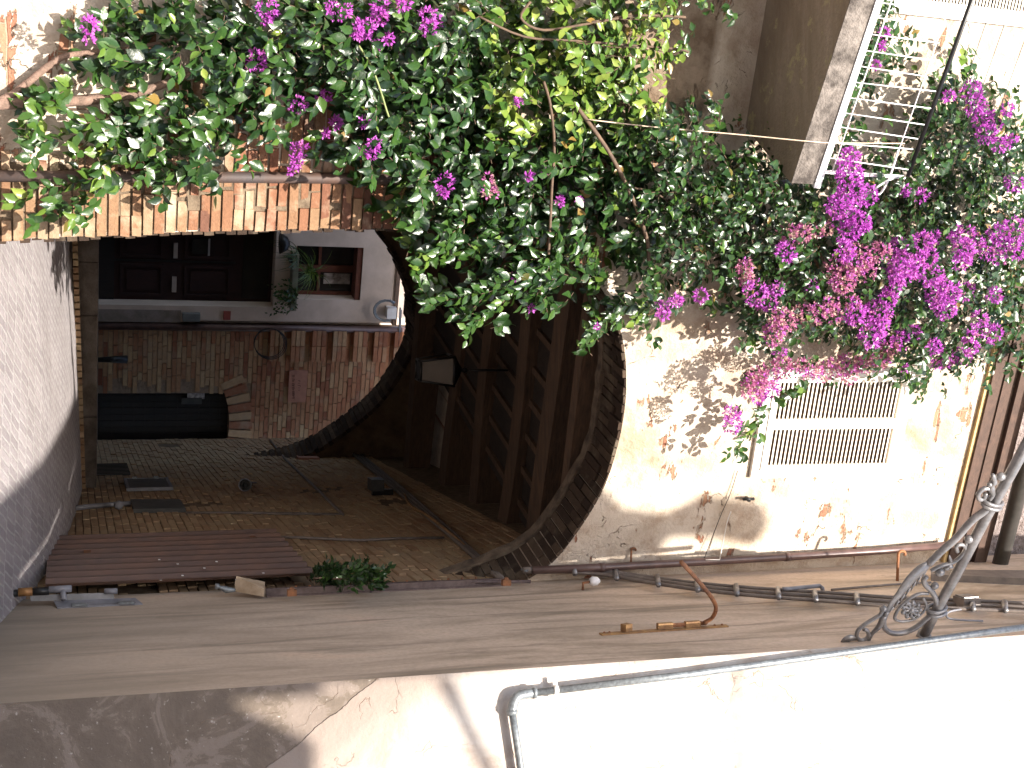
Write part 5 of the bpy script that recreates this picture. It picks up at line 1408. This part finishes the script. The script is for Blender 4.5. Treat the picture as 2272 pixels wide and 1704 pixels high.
for (a_, b2), off, n_, cb_ in sprays:
    for rep in range(2):
        p0 = PL_F.hit(a_, off+0.05*rep); p1 = PL_F.hit(b2, off*0.95+0.03*rep)
        ax = p1-p0; prev = p0; side = 1
        for k in range(n_):
            t_ = (k+0.5*rep+0.5)/n_; pp = p0+ax*t_+V((0, 0, 0.03*math.sin(t_*3.1)))+rv(0.010)
            if rep == 0: twig.tube([prev, pp], 0.003, 4, cap=False)
            sd_ = ax.normalized().cross(OUT).normalized()*side; side = -side
            leaf(fol, pp, sd_*0.8+ax.normalized()*0.6+V((0, 0, -0.3))+rv(0.4), OUT+rv(0.6), random.uniform(0.05, 0.08), max(0, min(1, random.gauss(cb_, 0.12)+0.12*t_)))
            prev = pp
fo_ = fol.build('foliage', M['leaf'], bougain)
twig.build('twigs', M['stem'], bougain)

FL = []
def addf(T_, lst, pink=0.2):
    for (x_, y_, r_2) in lst: FL.append((T_(x_, y_), r_2/2.765, pink))
addf(T1, [(550,150,40),(545,240,25),(1640,50,60),(1635,110,30),(2080,50,70),(1570,370,55),(1530,400,25),(1830,640,45),(1985,610,45),(2060,750,25),(1995,820,20),(1840,915,45),(1810,1000,35),(1790,1050,18),(2200,190,40)], 0.15)
addf(T2, [(400,40,50),(400,100,45),(545,30,35),(300,175,55),(260,200,40),(700,120,60),(700,170,45),(445,240,28),(380,270,22),(125,750,30),(300,750,30),(365,890,35),(345,945,25),(265,925,20),(1245,625,20),(795,1120,50),(790,1185,25),(1400,1065,18),(1310,1080,18),(1500,1230,25),(1620,1230,18)], 0.15)
addf(T2, [(1075,1180,40),(1060,1100,30)], 0.7)
addf(T5, [(1215,375,25),(1325,565,15),(2125,570,45),(2125,600,30),(2200,520,30),(1730,680,12)], 0.35)
addf(T3, [(1355,200,20),(1350,280,20),(1300,400,20),(1140,970,60),(1140,1060,70),(1160,1150,80),(1240,1200,60),(1080,1260,70),(1150,1320,70),(1210,1370,55),(1130,1430,60),(1110,1540,55),(1750,590,30),(1890,560,50),(1920,650,55),(1960,730,60),(1980,820,50),(2110,670,30),(2050,765,25),(2060,890,35),(2130,860,30),(2150,1120,50),(1580,1200,40),(1480,1170,25),(755,1540,55)], 0.12)
addf(T3, [(760,1440,55),(850,1430,50),(940,1410,45),(1000,1400,35)], 0.75)
addf(T6, [(560,470,70),(630,520,60),(700,440,40),(230,485,35),(85,520,30),(910,420,28),(1430,200,60),(1440,290,80),(1470,340,70),(1530,310,60),(1440,390,50),(1400,450,50),(1370,510,50),(1600,150,55),(1660,130,40),(1840,130,70),(1840,200,60),(2000,180,70),(2060,110,60),(2150,80,70),(2170,190,60),(1320,590,70),(1320,670,60),(1280,730,70),(1650,370,60),(1700,470,80),(1740,460,70),(1720,560,60),(1850,460,50),(1830,280,50),(1620,250,50),(2030,480,40),(2060,250,40),(1940,630,40),(1880,720,40),(2020,720,50),(710,840,35),(660,1065,45),(580,1110,40),(415,1210,45),(420,1270,50),(1480,925,18),(1700,870,60),(1750,850,50),(1830,860,50),(1880,800,45),(1660,800,40),(1180,600,60),(1450,760,50),(1520,720,45)], 0.25)
addf(T6, [(500,310,50),(500,380,45),(1070,340,80),(1100,390,70),(1180,260,80),(1240,330,60),(1330,220,55),(690,680,60),(730,640,70),(790,620,60),(850,590,50),(940,600,55),(1030,540,45),(1050,600,50),(1160,530,40),(670,740,50),(570,1010,70),(550,1060,70),(640,970,70),(730,930,60),(820,920,60),(900,940,60),(980,960,55),(1030,930,50),(1120,910,60),(1140,970,50),(1250,900,60),(1320,870,60),(1380,810,50)], 0.72)
# group touching clusters into sprigs
groups = []
for f in FL:
    hit = [gr for gr in groups if len(gr) < 5 and any(math.hypot(f[0][0]-o[0][0], f[0][1]-o[0][1]) < 0.8*(f[1]+o[1]) and abs(f[2]-o[2]) < .2 for o in gr)]
    if hit: hit[0].append(f)
    else: groups.append([f])
groups.sort(key=lambda gr: -sum(x[1]**2 for x in gr))
def petals(mb, ctr, rad, pink):
    n_ = int(9+ (rad/0.055)**2*random.choice([30, 42, 50]))
    for i in range(n_):
        d = rv(1)
        while d.length > 1 or d.length < 0.1: d = rv(1)
        dn = d.normalized(); d = dn*(d.length**0.45)
        p = ctr + d*rad*1.12
        ax = (dn + OUT*0.7 + rv(0.5)).normalized(); s_ = ax.orthogonal().normalized(); t_ = ax.cross(s_)
        c = max(0, min(1, random.gauss(pink, 0.2)))
        sz = random.uniform(0.011, 0.021)
        th0 = random.uniform(0, 2)
        for k in range(3):
            th = th0+k*2.09; e = s_*math.cos(th)+t_*math.sin(th); f_ = s_*math.cos(th+1.57)+t_*math.sin(th+1.57)
            mb.add([p, p+(e*0.55+ax*0.45-f_*0.42)*sz, p+(e*0.95+ax*1.1)*sz, p+(e*0.55+ax*0.45+f_*0.42)*sz], [(0, 1, 2, 3)], (c, c, c))
rest = MB()
for gi, gr in enumerate(groups):
    g = MB() if gi < 96 else rest
    for (pxy, r_2, pink) in gr:
        upper = pxy[0] > 1450
        off = random.uniform(0.62, 0.85) if upper else random.uniform(0.42, 0.55)
        if pxy[0] < 760 and pxy[1] > 100: off = 0.30
        if upper and pxy[1] > 780: off = random.uniform(0.35, 0.5)
        c0 = PL_F.hit(pxy, off); rad = r_2/FPX*c0.length*0.98
        petals(g, c0, rad, pink)
    if gi < 96: g.build('flower_cluster', M['petal'], bougain)
if rest.v:
    o = rest.build('small_flower_clusters', M['petal'], bougain); o['kind'] = 'stuff'

# ---------------------------------------------------------------- unseen gable and stack behind the camera, added to shade the alley
def shadow_src(pt, t_): return V(pt)+SUN*t_
oc = thing('shadow_blocker', (3, -1.5, -1.5), 'unseen gabled shape with a tall stack, added to shade the alley', 'house')
tt = 20.0
def O(q_, plane): 
    p = plane.hit(q_) ; return p + SUN*tt*(1+0.0)
NS = V((0, -1, 0))
def on_y(p, Y):   # slide along the sun ray to the plane y=Y
    return p + SUN*((Y-p.y)/SUN.y)
YO = -1.5
shp = [on_y(PL_F.hit(D(x_, y_)), YO) for x_, y_ in ((1285, 1048), (1310, 1056), (1350, 1098), (1400, 1114), (1560, 1100), (1600, 1080), (1650, 1086), (1663, 1130), (1630, 1178), (1560, 1160), (1445, 1163))]
wl_ = [on_y(PL_W.hit(T(0, 1304, 2.011)(x_, y_)), YO) for x_, y_ in ((1340, 790), (1400, 690), (1150, 560), (900, 450))]
chx0 = shp[1].x; chx1 = shp[-1].x
g = MB(); g.prism(shp[4:], NS, 0.5); 
top = shp[2]
xr = CW.x+SUN.x/SUN.y*(YO-CW.y)-0.005
g.prism([V((shp[3].x, YO, shp[3].z)), V((shp[3].x, YO, shp[-1].z)), V((xr, YO, shp[-1].z-0.02)), V((xr, YO, wl_[3].z-3))] + [V((chx0+0.02, YO, wl_[3].z-3)), shp[1], shp[2]], NS, 0.55)
g.build('stack_blocker', M['brick_pier'], oc)
g = MB(); g.box(V((xr-0.3, YO+0.03, -4)), V((0.365, 0, 0)), V((0, -0.5, 0)), UPZ*10.95); g.build('gap_blocker', M['brick_pier'], oc)  # added block that stops sunlight leaking past the stack
g = MB()
z0_ = wl_[3].z
g.prism([V((chx0, YO+0.01, -4)), V((chx0, YO+0.01, z0_-0.05)), V((wl_[3].x, YO+0.01, z0_)), V((wl_[1].x, YO+0.01, wl_[1].z)), V((wl_[1].x+7, YO+0.01, wl_[1].z-1.5)), V((wl_[1].x+7, YO+0.01, -4))], NS, 4)
g.build('gable_blocker', M['backwhite'], oc)
for pa_, pb_, r__, lab in (((960, 1468), (1056, 1665), 0.045, 'thick overhead cable sagging lower across the street'), ((1592, 1380), (1594, 1665), 0.020, 'thin overhead cable crossing the street higher up')):
    a0 = PL_W.hit(D(*pa_)); b0 = PL_W.hit(D(*pb_)); a1 = on_y(a0, -2.5); b1 = on_y(b0, -2.5-(b0.y-a0.y)*0); dd = b1-a1
    g = MB(); g.tube([a1-dd*0.02, a1+dd*6], r__, 8)
    tag(g.build('overhead_cable', M['black']), lab, 'cable')
row = thing('street_house', (0, -15, -2.5), 'long low house closing the far side of the street', 'house')
g = MB(); g.box(V((-22, -19, -5)), V((44, 0, 0)), V((0, 5, 0)), V((0, 0, 12))); g.build('wall', M['facade'], row, (V((0,0,0)), V((1,0,0)), UPZ))
g = MB(); g.box(V((-22.3, -19.3, 7.01)), V((44.6, 0, 0)), V((0, 5.6, 0)), V((0, 0, 0.2))); g.build('roof', M['eave'], row)
print('leaves', nleaf, 'arm dir', DA, 'err', best[0], 'EZ', EZ, 'ZS', ZS, 'groups', len(groups))
